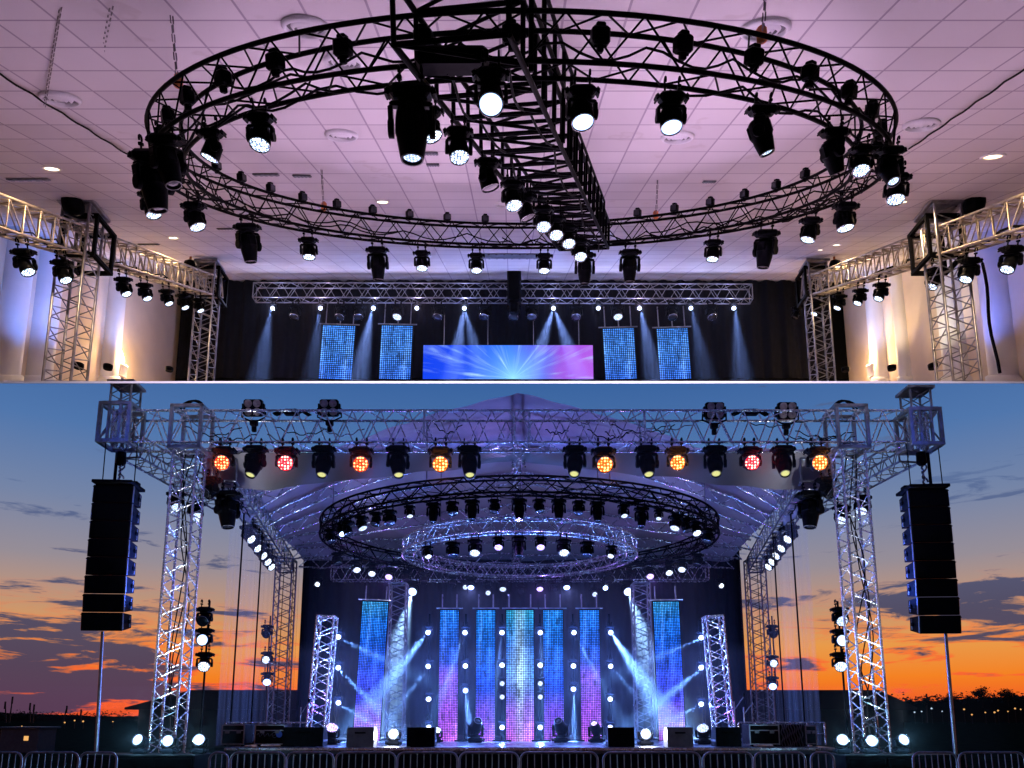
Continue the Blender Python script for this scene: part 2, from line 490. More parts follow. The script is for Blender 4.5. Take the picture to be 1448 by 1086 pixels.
mb.box((a_ + b_) / 2, (2 * HWX, .006, .0215))
tag(mb.build('deck_edge', M['fascia']), kind='structure')

# side walls, rear wall, rear drape
M['plaster'] = pbr('cream_plaster', (0.68, 0.57, 0.45), 0.7, 0, 0.08, 1.2, 0.08, 30)
M['pilaster'] = pbr('pale_pilaster_paint', (0.72, 0.72, 0.74), 0.5, 0, 0.06, 1.5)
M['drape'] = pbr('black_stage_drape', (0.006, 0.0065, 0.010), 0.9, 0, 0.25, 5, spec=.05)
def ceil_z(D): return CAM.z + (HC + (D * sin(HA))) / cos(HA)
def deck_z(D): return CAM.z + D * SLH
for s, nm in ((-1, 'wall'), (1, 'wall')):
    mb = MB(); Da, Db = 7.0, DR + .2
    x0, x1 = s * XW, s * (XW + .25)
    v = []
    for x in (x0, x1):
        v += [(x, Da, deck_z(Da) - .0), (x, Db, deck_z(Db)), (x, Db, ceil_z(Db) + .05), (x, Da, ceil_z(Da) + .05)]
    mb.add(v, [(0, 1, 2, 3), (4, 7, 6, 5), (0, 4, 5, 1), (1, 5, 6, 2), (2, 6, 7, 3), (3, 7, 4, 0)])
    o = mb.build('side_wall', M['plaster'])
    tag(o, 'cream plaster hall wall with pale half-round pilasters, ' + ('far side from the orange skyline trees' if s < 0 else 'above the tree skyline'), 'wall')
mb = MB(); mb.box((0, DR + .35, (deck_z(DR) + ceil_z(DR)) / 2 + .4), (2 * XW + .6, .2, ceil_z(DR) - deck_z(DR) + .4))
tag(mb.build('rear_wall', M['black']), 'dark end wall of the hall behind the black drape', 'wall')
mb = MB()
xl = P(252, 470, DR - .25).x; xr = P(1178, 470, DR - .25).x
def drape(u, v_):
    x = xl + (xr - xl) * u
    return (x, DR - .22 + .06 * sin(x * 9 + sin(x * 2.3) * 1.5) + .03 * sin(x * 23), deck_z(DR) + .02 + (ceil_z(DR - .3) - deck_z(DR)) * v_)
mb.grid(drape, 420, 6)
tag(mb.build('stage_drape', M['drape']), 'black pleated drape closing off the rear of the indoor stage', 'drape')

# pilasters on the walls (half-round shafts with a plain base)
def pilaster(px, py, s, r, label):
    d = ray(px, py); t = (s * XW) / d.x; p = CAM + d * t
    root = thing('pilaster', label, 'pilaster', (s * XW, p.y, deck_z(p.y + r * 1.2) + .01), None, 'half-round pilasters along the hall walls')
    zt = ceil_z(p.y) - deck_z(p.y)
    mb = MB(); mb.lathe([(r, .0), (r, .16), (r, zt + .1)], 24); mb.v = [(x, y, z + (y - r * 1.2) * SLH if z < .15 else z) for x, y, z in mb.v]; mb.build('shaft', M['pilaster'], root)
    mb = MB(); mb.lathe([(r * 1.18, 0), (r * 1.18, .10), (r * 1.03, .14)], 24); mb.v = [(x, y, z + (y - r * 1.2) * SLH) for x, y, z in mb.v]; mb.build('base', M['pilaster'], root)
    return p
PIL = [(10, -1, .34, 'pale blue-lit pilaster cut by the picture edge, nearest the viewer on the sconce-left wall'),
       (57, -1, .34, 'blue-lit pilaster directly behind the nearer truss tower of the wall with the blue columns'),
       (156, -1, .30, 'slim grey-blue pilaster right beside the wall sconce opposite the yellow-lit pilaster'),
       (1243, 1, .30, 'blue-grey pilaster right beside the wall sconce near the yellow-lit pilaster'),
       (1277, 1, .22, 'thin pale pilaster just outside the tower with the round black hoist on its arm'),
       (1352, 1, .36, 'pilaster washed half blue half yellow behind the silver truss tower'),
       (1418, 1, .36, 'wide blue pilaster behind the hanging power cable')]
PILP = []
for px, s, r, lab in PIL: PILP.append((pilaster(px, 470, s, r, lab), s))

# wall sconces
def sconce(px, s, lab):
    d = ray(px, 512); t = (s * (XW - .22)) / d.x; p = CAM + d * t
    zb0 = deck_z(p.y + .22) - p.z + .02
    root = thing('wall_sconce', lab, 'wall lamp', p, None, 'warm sconces on the hall walls')
    mb = MB(); mb.lathe([(.17, min(zb0, -.25)), (.17, -.16), (.19, -.15), (.19, -.11), (.15, -.10)], 20); mb.build('shade', M['pilaster'], root)
    mb = MB(); mb.lathe([(.01, -.10), (.075, -.05), (.095, .02), (.075, .12), (.035, .22), (.004, .32)], 16); mb.build('bulb', M['tungsten'], root)
    mb = MB(); mb.box((s * .14, 0, -.22), (.20, .10, .10), .01); mb.build('bracket', M['bezel'], root)
    return p
S1 = sconce(171, -1, 'glowing warm sconce on a white cylinder beside the slim grey-blue pilaster')
S2 = sconce(1234, 1, 'glowing warm sconce on a white cylinder near the yellow-lit pilaster')
pointl('sconce_light', S1 + Vector((.28, -.05, .10)), 115, (1, .62, .28), .08)
pointl('sconce_light', S2 + Vector((-.28, -.05, .10)), 115, (1, .62, .28), .08)

# ceiling diffusers and downlights
def diffuser(px, py, r, lab, dark=False):
    p = HP(px, py, HC - .005); r *= .76
    root = thing('ceiling_diffuser', lab, 'air vent', p, (HA, 0, 0), 'round air diffusers in the tiled ceiling')
    mb = MB(); mb.lathe([(r, 0), (r, -.02), (r * .86, -.05), (r * .8, -.03), (r * .8, .0)], 28, caps=(False, False)); mb.build('rim', M['pilaster'], root)
    mb = MB()
    for k in (.62, .40): mb.lathe([(r * k, -.015), (r * (k - .13), -.05), (r * (k - .13), -.03)], 28, caps=(False, False))
    mb.lathe([(r * .2, -.03), (r * .05, -.045)], 20, caps=(True, True)); mb.build('cone_ring', M['pilaster'], root)
    mb = MB(); mb.lathe([(r * .8, -.008), (r * .79, -.004)], 28); mb.build('throat', M['fixture_grey'], root)
for px, py, r, lab in ((85, 138, .30, 'round ceiling diffuser above the nearer truss tower with the chain hoist'),
                       (483, 190, .30, 'round ceiling diffuser inside the ring, beside the big unlit spot on the bridge'),
                       (958, 193, .30, 'round ceiling diffuser inside the ring, below the row of lit washes by the bridge'),
                       (1303, 175, .30, 'round ceiling diffuser outside the ring, beyond its end with stacked lights'),
                       (432, 36, .30, 'round ceiling diffuser peeking over the near rim of the ring, outermost'),
                       (486, 86, .28, 'round ceiling diffuser just under the near rim of the ring'),
                       (1082, 40, .32, 'round ceiling diffuser behind the hoist chain at the near rim of the ring'),
                       (714, 288, .26, 'small round ceiling diffuser partly behind the lit washes on the bridge')):
    diffuser(px, py, r, lab)
def downlight(px, py, lab, r=.085):
    p = HP(px, py, HC - .004)
    root = thing('downlight', lab, 'downlight', p, (HA, 0, 0), 'warm recessed downlights')
    mb = MB(); mb.lathe([(r * 1.35, 0), (r * 1.35, -.012), (r * 1.02, -.018), (r, -.002)], 24, caps=(False, False)); mb.build('trim', M['pilaster'], root)
    mb = MB(); mb.lathe([(r, -.004), (r * .98, -.007)], 24); mb.build('lens', M['down_warm'], root)
    return p
DLS = [downlight(px, py, lab, r) for px, py, r, lab in (
    (73, 238, .11, 'warm downlight over the nearer tower on the side with the chain hoist'),
    (245, 336, .10, 'warm downlight above the side truss, between the two towers'),
    (541, 285, .10, 'warm downlight between the bridge truss and the far arc of the ring'),
    (546, 304, .06, 'faint small downlight just below another near the far arc of the ring'),
    (1404, 221, .13, 'brightest warm downlight, above the truss with the gold lacing'),
    (1183, 346, .08, 'small warm downlight near the far corner tower, above the gold side truss'),
    (1160, 353, .06, 'tiny warm downlight next to a slightly bigger one near the far corner tower'),
    (1275, 285, .09, 'warm downlight tucked behind the capped top of the nearer tower'),
    (962, 299, .10, 'oval warm downlight beside the orange-hooked chain over the far arc'))]
for i in (0, 1, 4, 5, 7): spot('downlight_beam', DLS[i] - ZH * .05, -ZH, 260, (1, .68, .36), 165, .8, .06)

# little vent slots and smoke heads in the ceiling
for k, (px, py, w_) in enumerate(((376, 246, .42), (427, 248, .30), (1003, 256, .22), (318, 323, .34), (1090, 330, .22), (609, 216, .22), (612, 232, .2), (40, 253, .7), (210, 345, .5))):
    p = HP(px, py, HC - .004)
    mb = MB(); mb.box((0, 0, -.012), (w_, .10, .02), .005)
    for j in range(5): mb.box((w_ * (-.4 + .2 * j), 0, -.026), (w_ * .1, .08, .006))
    o = mb.build('slot_vent', M['fixture_grey']); o.location = p; o.rotation_euler = (HA, 0, 0)
    tag(o, ['longest dark slot vent inside the ring near its stacked end', 'shorter dark slot vent beside the longest one inside the ring', 'dark slot vent inside the ring above the far orange hook',
            'dark slot vent under the stacked end of the ring', 'dark slot vent outside the far arc near the far corner tower', 'upper of two tiny vents beside the bridge truss',
            'lower of two tiny vents beside the bridge truss', 'long dark vent against the wall above the nearest side truss', 'dark slot vent above the gold side truss by the chain tower'][k], 'air vent', 'slot vents in the tiled ceiling')
# square service hatch near the middle of the far arc
p = HP(724, 362, HC - .006); mb = MB(); mb.box((0, 0, 0), (1.9, .75, .03), .01)
for j in range(9): mb.box((-.8 + .2 * j, 0, -.022), (.05, .68, .016))
o = mb.build('grille_vent', M['fixture_grey']); o.location = p; o.rotation_euler = (HA, 0, 0)
tag(o, 'wide dark air grille in the ceiling behind the middle of the far arc', 'air vent')

for k, (pa, pb) in enumerate((((-60, 66), (188, 222)), ((1520, 46), (1285, 210)))):
    p0, p1 = HP(*pa, HC - .03), HP(*pb, HC - .03)
    mb = MB(); mb.path([(p1 - p0) * (i / 24) + ZH * (-.02 * abs(sin(i * .8))) for i in range(25)], .012, 5)
    o = mb.build('ceiling_cable', M['black']); o.location = p0
    tag(o, 'thin dark cable run slanting across the ceiling tiles, %s' % ('chain-hoist side' if k == 0 else 'side with the brightest downlight'), 'cable')
# ---------------------------------------------------------------- the black ring
def yh(py, h):
    e = PITCH + atan((CY - py) / FPX)
    return h / tan(e - HA)
HR = 2.62; RW, RH = .34, .34
yn, yf = yh(15, HR + RH / 2), yh(322, HR + RH / 2)
RC = (yn + yf) / 2; RYr = (yf - yn) / 2 - RW / 2; RXr = RYr * 1.07
rc = HL(0, RC, HR) + Vector((.10, 0, 0))
ring = ring_truss('ring_truss', 'big round black box truss hung under the tiled ceiling, crossed by a bridge', rc, (HA, 0, 0), RXr, RYr, RW, RH, 44, M['truss_black'], M['truss_black'], .021, .009, cables=12)
def ring_pt(t, dr=0, dz=0): return rc + Vector(((RXr + dr) * cos(t), 0, 0)) + YH * ((RYr + dr) * sin(t)) + ZH * dz
def ring_find(px, far, dz=-RH / 2, dr=0):
    lo, hi = (0.0, pi) if far else (pi, 2 * pi)
    best = None
    for i in range(1201):
        t = lo + (hi - lo) * i / 1200
        e = abs(proj(ring_pt(t, dr, dz))[0] - px)
        if best is None or e < best[0]: best = (e, t)
    return best[1]
DOWNH = -ZH
def aim_h(ax, toward, down=1.0):
    """aim in hall axes: across, towards the viewer, down"""
    return Vector((ax, 0, 0)) - YH * toward + DOWNH * down
# far arc / near arc lights: (px, far arc?, kind, lens, aim across, towards viewer, size)
RL = [(268, 1, 'wash', 'white_lit', .45, .35, 1.02), (348, 1, 'profile', 'glass_dark', .1, .12, .88), (435, 1, 'wash', 'white_lit', .05, .5, 1.0),
      (533, 1, 'profile', 'glass_dark', 0, .15, .88), (596, 1, 'wash', 'white_lit', 0, .62, 1.0), (673, 1, 'wash', 'white_lit', 0, .6, 1.0),
      (770, 1, 'wash', 'white_lit', 0, .6, 1.0), (827, 1, 'profile', 'glass_dark', 0, .15, .88), (892, 1, 'profile', 'glass_dark', 0, .15, .88),
      (1010, 1, 'wash', 'white_lit', -.15, .45, 1.0), (1085, 1, 'profile', 'glass_dark', -.1, .12, .90), (1148, 1, 'wash', 'white_lit', -.35, .3, 1.0), (1209, 1, 'wash', 'white_lit', .1, .5, 1.05),
      (297, 0, 'wash', 'white_lit', -.4, .3, .92), (365, 0, 'wash', 'white_lit', -.05, .75, .98), (823, 0, 'wash', 'white_hot', .1, .7, 1.0),
      (951, 0, 'wash', 'white_hot', .05, .65, .98), (1080, 0, 'profile', 'white_dim', .35, .25, .72), (1182, 0, 'profile', 'glass_dark', .4, -.1, .72), (1221, 0, 'wash', 'white_lit', -.1, .9, .9)]
nf = nn = 0
HALL_SPOTS = []
for px, far, kind, lens, ax, tw, s in RL:
    t = ring_find(px, far)
    loc = ring_pt(t, 0, -RH / 2 - .02)
    what = {'wash': 'lit white wash light', 'profile': 'large unlit spot light'}[kind]
    if lens == 'white_dim': what = 'half-lit spot light'
    if far: lab = "%s on the indoor ring's far arc, %s from the chain-hoist side" % (what, ordn(nf)); nf += 1
    else: lab = "%s on the indoor ring's near rim, %s from the chain-hoist side" % (what, ordn(nn)); nn += 1
    r, lp, a = spawn(kind, loc, aim_h(ax, tw * .75), lens, lab, 'moving heads on the indoor ring', s * (.86 if far else .78), ROT_H)
    if lens.startswith('white'): HALL_SPOTS.append((lp, a))
# the crowded ends of the ring, where lights hang one in front of the other
for k, (px, py, h, kind, lens, ax, tw, s) in enumerate((
        (232, 176, HR - RH / 2, 'profile', 'glass_dark', .3, .25, .8), (211, 196, HR - RH / 2 - .05, 'profile', 'glass_dark', .12, .1, .95), (211, 258, HR - RH / 2 - .1, 'wash', 'white_lit', .4, .35, .92),
        (1262, 196, HR - RH / 2, 'profile', 'white_dim', .1, .75, .66), (1271, 232, HR - RH / 2 - .08, 'wash', 'white_lit', -.15, .55, .95))):
    r, lp, a = spawn(kind, HP(px, py, h), aim_h(ax, tw), lens,
        ['upper unlit spot in the stack at the chain-hoist end of the ring', 'biggest dark spot in the stack at the chain-hoist end of the ring', 'small lit wash under the dark stack at the chain-hoist end of the ring',
         'half-lit spot in the stack at the capped-tower end of the ring', 'lit wash under the stack at the capped-tower end of the ring'][k], 'moving heads on the indoor ring', s * .84, ROT_H)
    if lens == 'white_lit': HALL_SPOTS.append((lp, a))

# strobe boxes clamped on the top chord all the way round
def strobe_proto():
    root = thing('strobe_box', 'x', 'strobe light', (0, 0, 0))
    mb = MB(); mb.box((0, 0, .10), (.17, .13, .15), .02); mb.box((0, 0, .19), (.09, .09, .04), .01); mb.build('body', M['fixture'], root)
    mb = MB(); mb.box((0, -.068, .10), (.14, .01, .11), .003); mb.build('lens', M['glass_dark'], root)
    mb = MB(); mb.box((0, 0, .0), (.06, .07, .07), .01); mb.tube((-.06, 0, .02), (.06, 0, .02), .014, 6); mb.build('clamp', M['black'], root)
    return root
SP = strobe_proto(); first = True
def copy_tree(o, **kw):
    r = o.copy(); C.objects.link(r)
    for c in o.children:
        q = c.copy(); C.objects.link(q); q.parent = r
        for g in c.children:
            d = g.copy(); C.objects.link(d); d.parent = q
    return r
NS = 38
for k in range(NS):
    t = 2 * pi * (k + .35) / NS
    r = SP if first else copy_tree(SP); first = False
    far = sin(t) > 0
    r.location = ring_pt(t, -RW / 2 if far else RW * .1, RH / 2 if far else -.02); r.rotation_euler = (ROT_H @ Matrix.Rotation(t - pi / 2, 3, 'Z')).to_euler()
    r.scale = (.72,) * 3 if far else (.85,) * 3
    arc = 'far' if far else 'near'
    idx = k if far else NS - 1 - k
    n_ = sum(1 for j in range(NS) if (sin(2 * pi * (j + .35) / NS) > 0) == far)
    q = (n_ - 1 - k) if far else k - (NS - n_)
    tag(r, "small black strobe box on the indoor ring's %s arc, %s from the chain-hoist side" % (arc, ordn(q)), 'strobe light', 'strobe boxes along the indoor ring')
    if not far:
        sx = proj(r.location)[0]
        if min(abs(sx - v) for v in (592, 678, 748)) < 26:
            l = [c for c in r.children if c.name.startswith('lens')][0]
            l.material_slots[0].link = 'OBJECT'; l.material_slots[0].material = M['white_dim']
            r['label'] = "strobe box with glowing face on the indoor ring's near arc, %s from the chain-hoist side" % ordn(q)

# bridge truss across the ring
BH = .46
b0 = HP(662, 52, HR - .02); b1 = HP(826, 334, HR - .06)
dd = (b1 - b0).normalized()
bridge = thing('bridge_truss', 'black ladder-like bridge truss running across the ring towards the stage', 'truss', b0)
truss_parts(bridge, b0 - dd * .5, b1, .84, .42, ZH, .52, M['truss_black'], M['truss_black'], .024, .016, 'ladder')
sd = dd.cross(ZH).normalized()
mb = MB()
L_ = (b1 - b0).length; o_ = bridge.location
for k in range(int(L_ / .52)):
    q = b0 + dd * (.52 * k) - o_
    mb.tube(q - sd * .42 - ZH * .21, q + sd * .42 - ZH * .21, .015, 6)
mb.build('rung', M['truss_black'], bridge); 
mb = MB()
# raised guard frame on one side, near half
for z in (.30, .62): mb.tube(b0 + dd * .2 + sd * .45 + ZH * z - o_, b0 + dd * 2.6 + sd * .45 + ZH * z - o_, .022, 6)
for k in range(5): q = b0 + dd * (.2 + .6 * k) + sd * .45 - o_; mb.tube(q - ZH * .2, q + ZH * .62, .022, 6)
for z in (.26,): mb.tube(b0 + dd * 2.6 + sd * .45 + ZH * z - o_, b0 + dd * 6.6 + sd * .45 + ZH * z - o_, .018, 6)
for k in range(9): q = b0 + dd * (2.6 + .5 * k) + sd * .45 - o_; mb.tube(q - ZH * .2, q + ZH * .26, .016, 6)
mb.build('guard_frame', M['truss_black'], bridge)
for k in range(2):
    m_ = MB(); rnd = random.Random(k + 40); ph = rnd.random() * 6; off = rnd.uniform(-.38, .38)
    m_.path([b0 + dd * (L_ * i / 40) + sd * (off + .05 * sin(i * .5 + ph)) + ZH * (-.16 - .10 * abs(sin(i * .6 + ph))) - o_ for i in range(41)], .012, 5); m_.build('cable', M['black'], bridge)
m_ = MB(); m_.box(Vector((0, 0, 0)), (.55, .3, .12), .03, M=Matrix.Rotation(HA, 3, 'X')); o = m_.build('power_box', M['black'], bridge); o.location = HP(640, 86, HR - .2) - o_
# (px, py of the hanging point, kind, lens, across, toward, size)
BL = [(580, 100, 'profile', 'white_dim', .02, .28, .98, 'biggest spot hanging from the near end of the bridge, mostly unlit'),
      (607, 137, 'wash', 'white_lit', .5, .3, .85, 'small lit wash tucked behind the biggest spot of the bridge'),
      (694, 78, 'wash', 'white_hot', 0, .95, .98, 'brilliant white wash in front of the bridge rungs, facing the viewer'),
      (648, 165, 'wash', 'white_lit', .12, .6, .95, 'lit wash under the bridge, next after the biggest spot'),
      (690, 210, 'wash', 'glass_dark', .3, .15, 1.0, 'unlit wash hanging in the first third of the bridge'),
      (725, 243, 'wash', 'white_lit', .2, .6, 1.0, 'lit wash with pale housing in the middle of the bridge'),
      (743, 262, 'wash', 'glass_dark', .4, .2, 1.0, 'unlit wash in the middle of the bridge beside a pale lit one'),
      (768, 280, 'wash', 'white_lit', .1, .8, 1.0, 'lit wash on the far half of the bridge, first of its bright run'),
      (786, 294, 'wash', 'white_lit', .1, .8, 1.0, 'lit wash on the far half of the bridge, second of its bright run'),
      (804, 308, 'wash', 'white_lit', .1, .8, 1.0, 'lit wash on the far half of the bridge, third of its bright run'),
      (821, 328, 'wash', 'white_lit', .05, .8, 1.05, 'lit wash at the far tip of the bridge, end of its bright run')]
for px, py, kind, lens, ax, tw, s, lab in BL:
    r, lp, a = spawn(kind, HP(px, py, HR - RH / 2 - .12), aim_h(ax, tw), lens, lab, 'moving heads on the bridge truss', s * .78, ROT_H)
    if lens in ('white_lit', 'white_hot'): HALL_SPOTS.append((lp, a))

# chains and hoists that carry the ring and the towers
def chain(p0, p1, lab, r=.012, hook=True, hoist=False):
    p0, p1 = Vector(p0), Vector(p1)
    root = thing('hoist_chain', lab, 'chain', p1, None, 'hoist chains in the hall')
    mb = MB(); L = (p0 - p1).length; n = max(6, int(L / .07)); d = (p0 - p1).normalized(); a = d.orthogonal().normalized()
    for i in range(n):
        q0 = (p1 - root.location) + d * (L * i / n); q1 = (p1 - root.location) + d * (L * (i + .85) / n)
        aa = a if i % 2 else d.cross(a)
        for s_ in (-1, 1): mb.tube(q0 + aa * r * s_, q1 + aa * r * s_, r * .55, 4, caps=False)
    mb.build('links', M['steel'], root)
    if hook:
        mb = MB(); mb.lathe([(.02, 0), (.045, .02), (.045, .12), (.02, .15)], 10); mb.build('hook', M['orange'], root)
    if hoist:
        mb = MB(); mb.lathe([(.10, -.34), (.14, -.30), (.14, -.10), (.09, -.04), (.04, 0)], 14); mb.build('hoist_body', M['fixture'], root)
def up_to_ceiling(p):
    """straight up off the rake to the ceiling"""
    hh = (p - CAM).dot(ZH)
    return p + ZH * (HC - hh)
for px, far, lab in ((262, 0, 'orange-hooked chain at the ring end above the stacked dark lights'), (1070, 0, 'chain with a pale grab at the near rim of the ring'),
                     (461, 1, 'thin chain with orange hook on the far arc, chain-hoist side'), (925, 1, 'thin chain with orange hook on the far arc beyond the bridge tip')):
    t = ring_find(px, far, RH / 2); q = ring_pt(t, RW * .2, RH / 2); chain(up_to_ceiling(q), q, lab)

# side trusses with their towers
HT = 2.92; TWH = .50
tA = HP(298, 392, HT); XT = -tA.x
def side_pt(s, y, h): return HL(s * XT, y, h)
def y_at(px, s, h):
    best = None
    for i in range(4000):
        y = 6 + i * .008
        e = abs(proj(side_pt(s, y, h))[0] - px)
        if best is None or e < best[0]: best = (e, y)
    return best[1]
yrear = y_at(298, -1, HT); yfront = y_at(122, -1, HT)
for s in (-1, 1):
    lab = 'gold-lit silver box truss along the wall ' + ('with the chain-hoist tower' if s < 0 else 'with the yellow-lit pilaster')
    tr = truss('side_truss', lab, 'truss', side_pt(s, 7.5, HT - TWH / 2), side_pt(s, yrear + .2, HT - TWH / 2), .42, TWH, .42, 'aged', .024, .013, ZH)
    for k in range(4):
        m_ = MB(); rnd = random.Random(k * 7 + s); ph = rnd.random() * 6; o_ = tr.location
        m_.path([side_pt(s, 8 + (yrear - 8) * i / 60, HT - .42 - .08 * abs(sin(i * .7 + ph)) + .02 * k) + Vector((.12 * sin(i + ph), 0, 0)) - o_ for i in range(61)], .013, 5)
        m_.build('cable', M['black'], tr)
    for yy, nm, sz in ((yfront, 'nearer', .50), (yrear, 'far corner', .46)):
        top = side_pt(s, yy, HT + .34 if nm == 'nearer' else HT + .26)
        foot = Vector((top.x, top.y, deck_z(top.y) - .30))
        r = thing('truss_tower', 'silver %s truss tower on the side %s' % (nm, 'with the chain hoist' if s < 0 else 'with the yellow-lit pilaster'), 'truss tower', foot)
        truss_parts(r, foot, top, sz, sz, (0, 1, 0), .42, M['alu_dull'], M['alu_dull'], .026, .012)
        for ch in r.children:
            for v_ in ch.data.vertices: v_.co.z = max(v_.co.z, .30 + v_.co.y * SLH + .012)
        mb = MB(); mb.box(top - foot + Vector((0, 0, .03)), (sz * 1.35, sz * 1.35, .07), .01); mb.build('cap_plate', M['alu_dull'], r)
        # sleeve block round the tower where the truss is hung
        sl = MB(); c0 = side_pt(s, yy, HT - TWH / 2) - foot; q = sz / 2 + .06
        for sx in (-1, 1):
            for sy in (-1, 1): sl.box(c0 + Vector((sx * q, sy * q, 0)), (.06, .06, TWH + .30))
        for z in (-1, 1):
            for sx in (-1, 1):
                sl.box(c0 + Vector((sx * q, 0, z * (TWH / 2 + .15))), (.07, 2 * q + .07, .07)); sl.box(c0 + Vector((0, sx * q, z * (TWH / 2 + .151))), (2 * q - .07, .07, .07))
        sl.build('sleeve_block', M['black'], r)
        mb = MB(); mb.lathe([(.05, -.17), (.17, -.13), (.20, 0), (.17, .13), (.05, .17)], 16, M=Matrix.Rotation(pi / 2, 3, 'Y'))
        hz = thing('chain_hoist', 'round black chain hoist on the %s tower, side %s' % (nm, 'with the blue columns' if s < 0 else 'with the yellow-lit pilaster'), 'chain hoist', top + Vector((-s * .0 - (.0 if s < 0 else -.42), -.35, -.10)) if nm == 'nearer' else top + Vector((.42 if s > 0 else -.40, -.3, -.15)))
        o = mb.build('body', M['fixture'], hz)
        if nm == 'far corner': o.scale = (.8,) * 3
        mb = MB(); mb.tube((0, 0, .15), (0, 0, .30), .03, 8); mb.build('hook', M['orange'], hz)
        if nm == 'nearer':
            o.scale = (1.0,) * 3
qt = side_pt(-1, yfront, HT + .3)
chain(HP(158, 6, HC), qt + Vector((0, -.35, .2)), 'long slanting chain from the ceiling to the nearer tower hoist', .016, False)
chain(HP(86, 8, HC), HP(63, 150, HC - .05), 'loose faint chain hanging near the picture corner by the tower', .012, False)
# lights under the side trusses: (px, side, lens, size)
SL = [(34, -1, 'white_lit', 1.25), (88, -1, 'white_lit', 1.2), (175, -1, 'white_lit', 1.15), (205, -1, 'white_lit', 1.12), (236, -1, 'white_lit', 1.1), (259, -1, 'white_lit', 1.1), (281, -1, 'white_lit', 1.05),
      (1430, 1, 'white_lit', 1.25), (1371, 1, 'white_lit', 1.25), (1322, 1, 'white_lit', 1.2), (1246, 1, 'white_lit', 1.15), (1216, 1, 'white_lit', 1.12), (1187, 1, 'white_lit', 1.1), (1154, 1, 'white_lit', 1.1), (1126, 1, 'glass_dark', 1.0)]
cnt = {-1: 0, 1: 0}
for px, s, lens, sz in SL:
    y = y_at(px, s, HT - TWH - .3)
    loc = side_pt(s, y, HT - TWH - .04)
    lab = '%s under the side truss %s, %s from the viewer' % ('lit moving head' if lens != 'glass_dark' else 'unlit moving head', 'by the chain-hoist tower' if s < 0 else 'by the yellow-lit pilaster', ordn(cnt[s])); cnt[s] += 1
    r, lp, a = spawn('beam', loc, aim_h(-s * .55, .35), lens, lab, 'moving heads under the side trusses of the hall', sz * .86, ROT_H)
for s, px, py in ((-1, 103, 372), (-1, 122, 372), (-1, 290, 392), (1, 1300, 352), (1, 1127, 402)):
    pass
# hanging power cable by the wide blue pilaster
mb = MB(); q0 = HP(1389, 372, 1.55); pts = [Vector((q0.x + .02 * sin(i * .9) + (.10 * (i / 20) ** 1.3), q0.y, q0.z - .165 * i)) for i in range(40) if q0.z - .165 * i > deck_z(q0.y) + .05]
o_ = pts[0]; mb.path([p - o_ for p in pts], .020, 6); o = mb.build('power_cable', M['black']); o.location = o_
tag(o, 'knotted dark power cable hanging in front of the wide blue pilaster', 'cable')
mb = MB(); q0 = HP(95, 372, 1.5)
mb.box((0, 0, 0), (.5, .4, .5), .05)
for k in range(5): mb.path([(.25 * cos(t_) * (1 - .08 * k), -.2 - .04 * k, .22 * sin(t_) - .1) for t_ in [i * 2 * pi / 14 for i in range(15)]], .018, 5)
# rear truss over the stage
DT = DR - 1.6
r0 = P(360, 417, DT); r1 = P(1062, 419, DT)
hh = (P(700, 404, DT) - P(700, 431, DT)).length
rt = truss('stage_truss', 'long silver box truss across the indoor stage above the blue screens', 'truss', r0 + Vector((0, 0, hh * .12)), r1 + Vector((0, 0, hh * .12)), .30, hh * .76, .55, 'alu_dull', .02, .010)
RLT = [(387, 435, 'white_hot', 1), (418, 440, 'glass_dark', 0), (454, 427, 'white_hot', 1), (482, 438, 'glass_dark', 0), (508, 440, 'glass_dark', 0), (529, 440, 'blue_lit', 1), (563, 440, 'white_dim', 0), (590, 429, 'white_hot', 1), (620, 440, 'glass_dark', 0), (657, 440, 'white_hot', 1),
       (685, 442, 'glass_dark', 0), (727, 446, 'glass_dark', 0), (752, 440, 'glass_dark', 0), (782, 440, 'white_hot', 1), (815, 442, 'glass_dark', 0), (846, 433, 'white_hot', 1), (873, 440, 'white_dim', 0), (903, 441, 'white_hot', 1), (950, 440, 'glass_dark', 0), (976, 434, 'white_hot', 1), (1005, 441, 'glass_dark', 0), (1037, 441, 'white_hot', 1)]
REAR_L = {}
for i, (px, py, lens, lit) in enumerate(RLT):
    loc = P(px, 431, DT - .05); loc.z = min(r0.z, r1.z) - hh * .26 - .03
    lit_s = lit
    aim = Vector((random.uniform(-.2, .2), -1.0, -.35)) if lit else Vector((random.uniform(-.15, .15), -.35, -1))
    kind = 'beam' if lit else 'wash'
    s_ = .66 if lit else 1.15
    r, lp, a = spawn(kind, loc, aim, lens, '%s on the indoor stage truss, %s from the chain-hoist side' % ('dazzling beam light' if lit else ('wash light with a faint glint' if lens == 'white_dim' else 'dark unlit wash light'), ordn(i)), 'moving heads on the indoor stage truss', s_)
    REAR_L[px] = lp
mb = MB(); mb.box((0, 0, 0), (.42, .35, 1.1), .05); mb.box((0, -.05, -.75), (.30, .25, .35), .05)
o = mb.build('chain_motor', M['fixture']); o.location = P(727, 405, DT - .3); tag(o, 'tall black chain motor in the middle of the indoor stage truss', 'chain hoist')

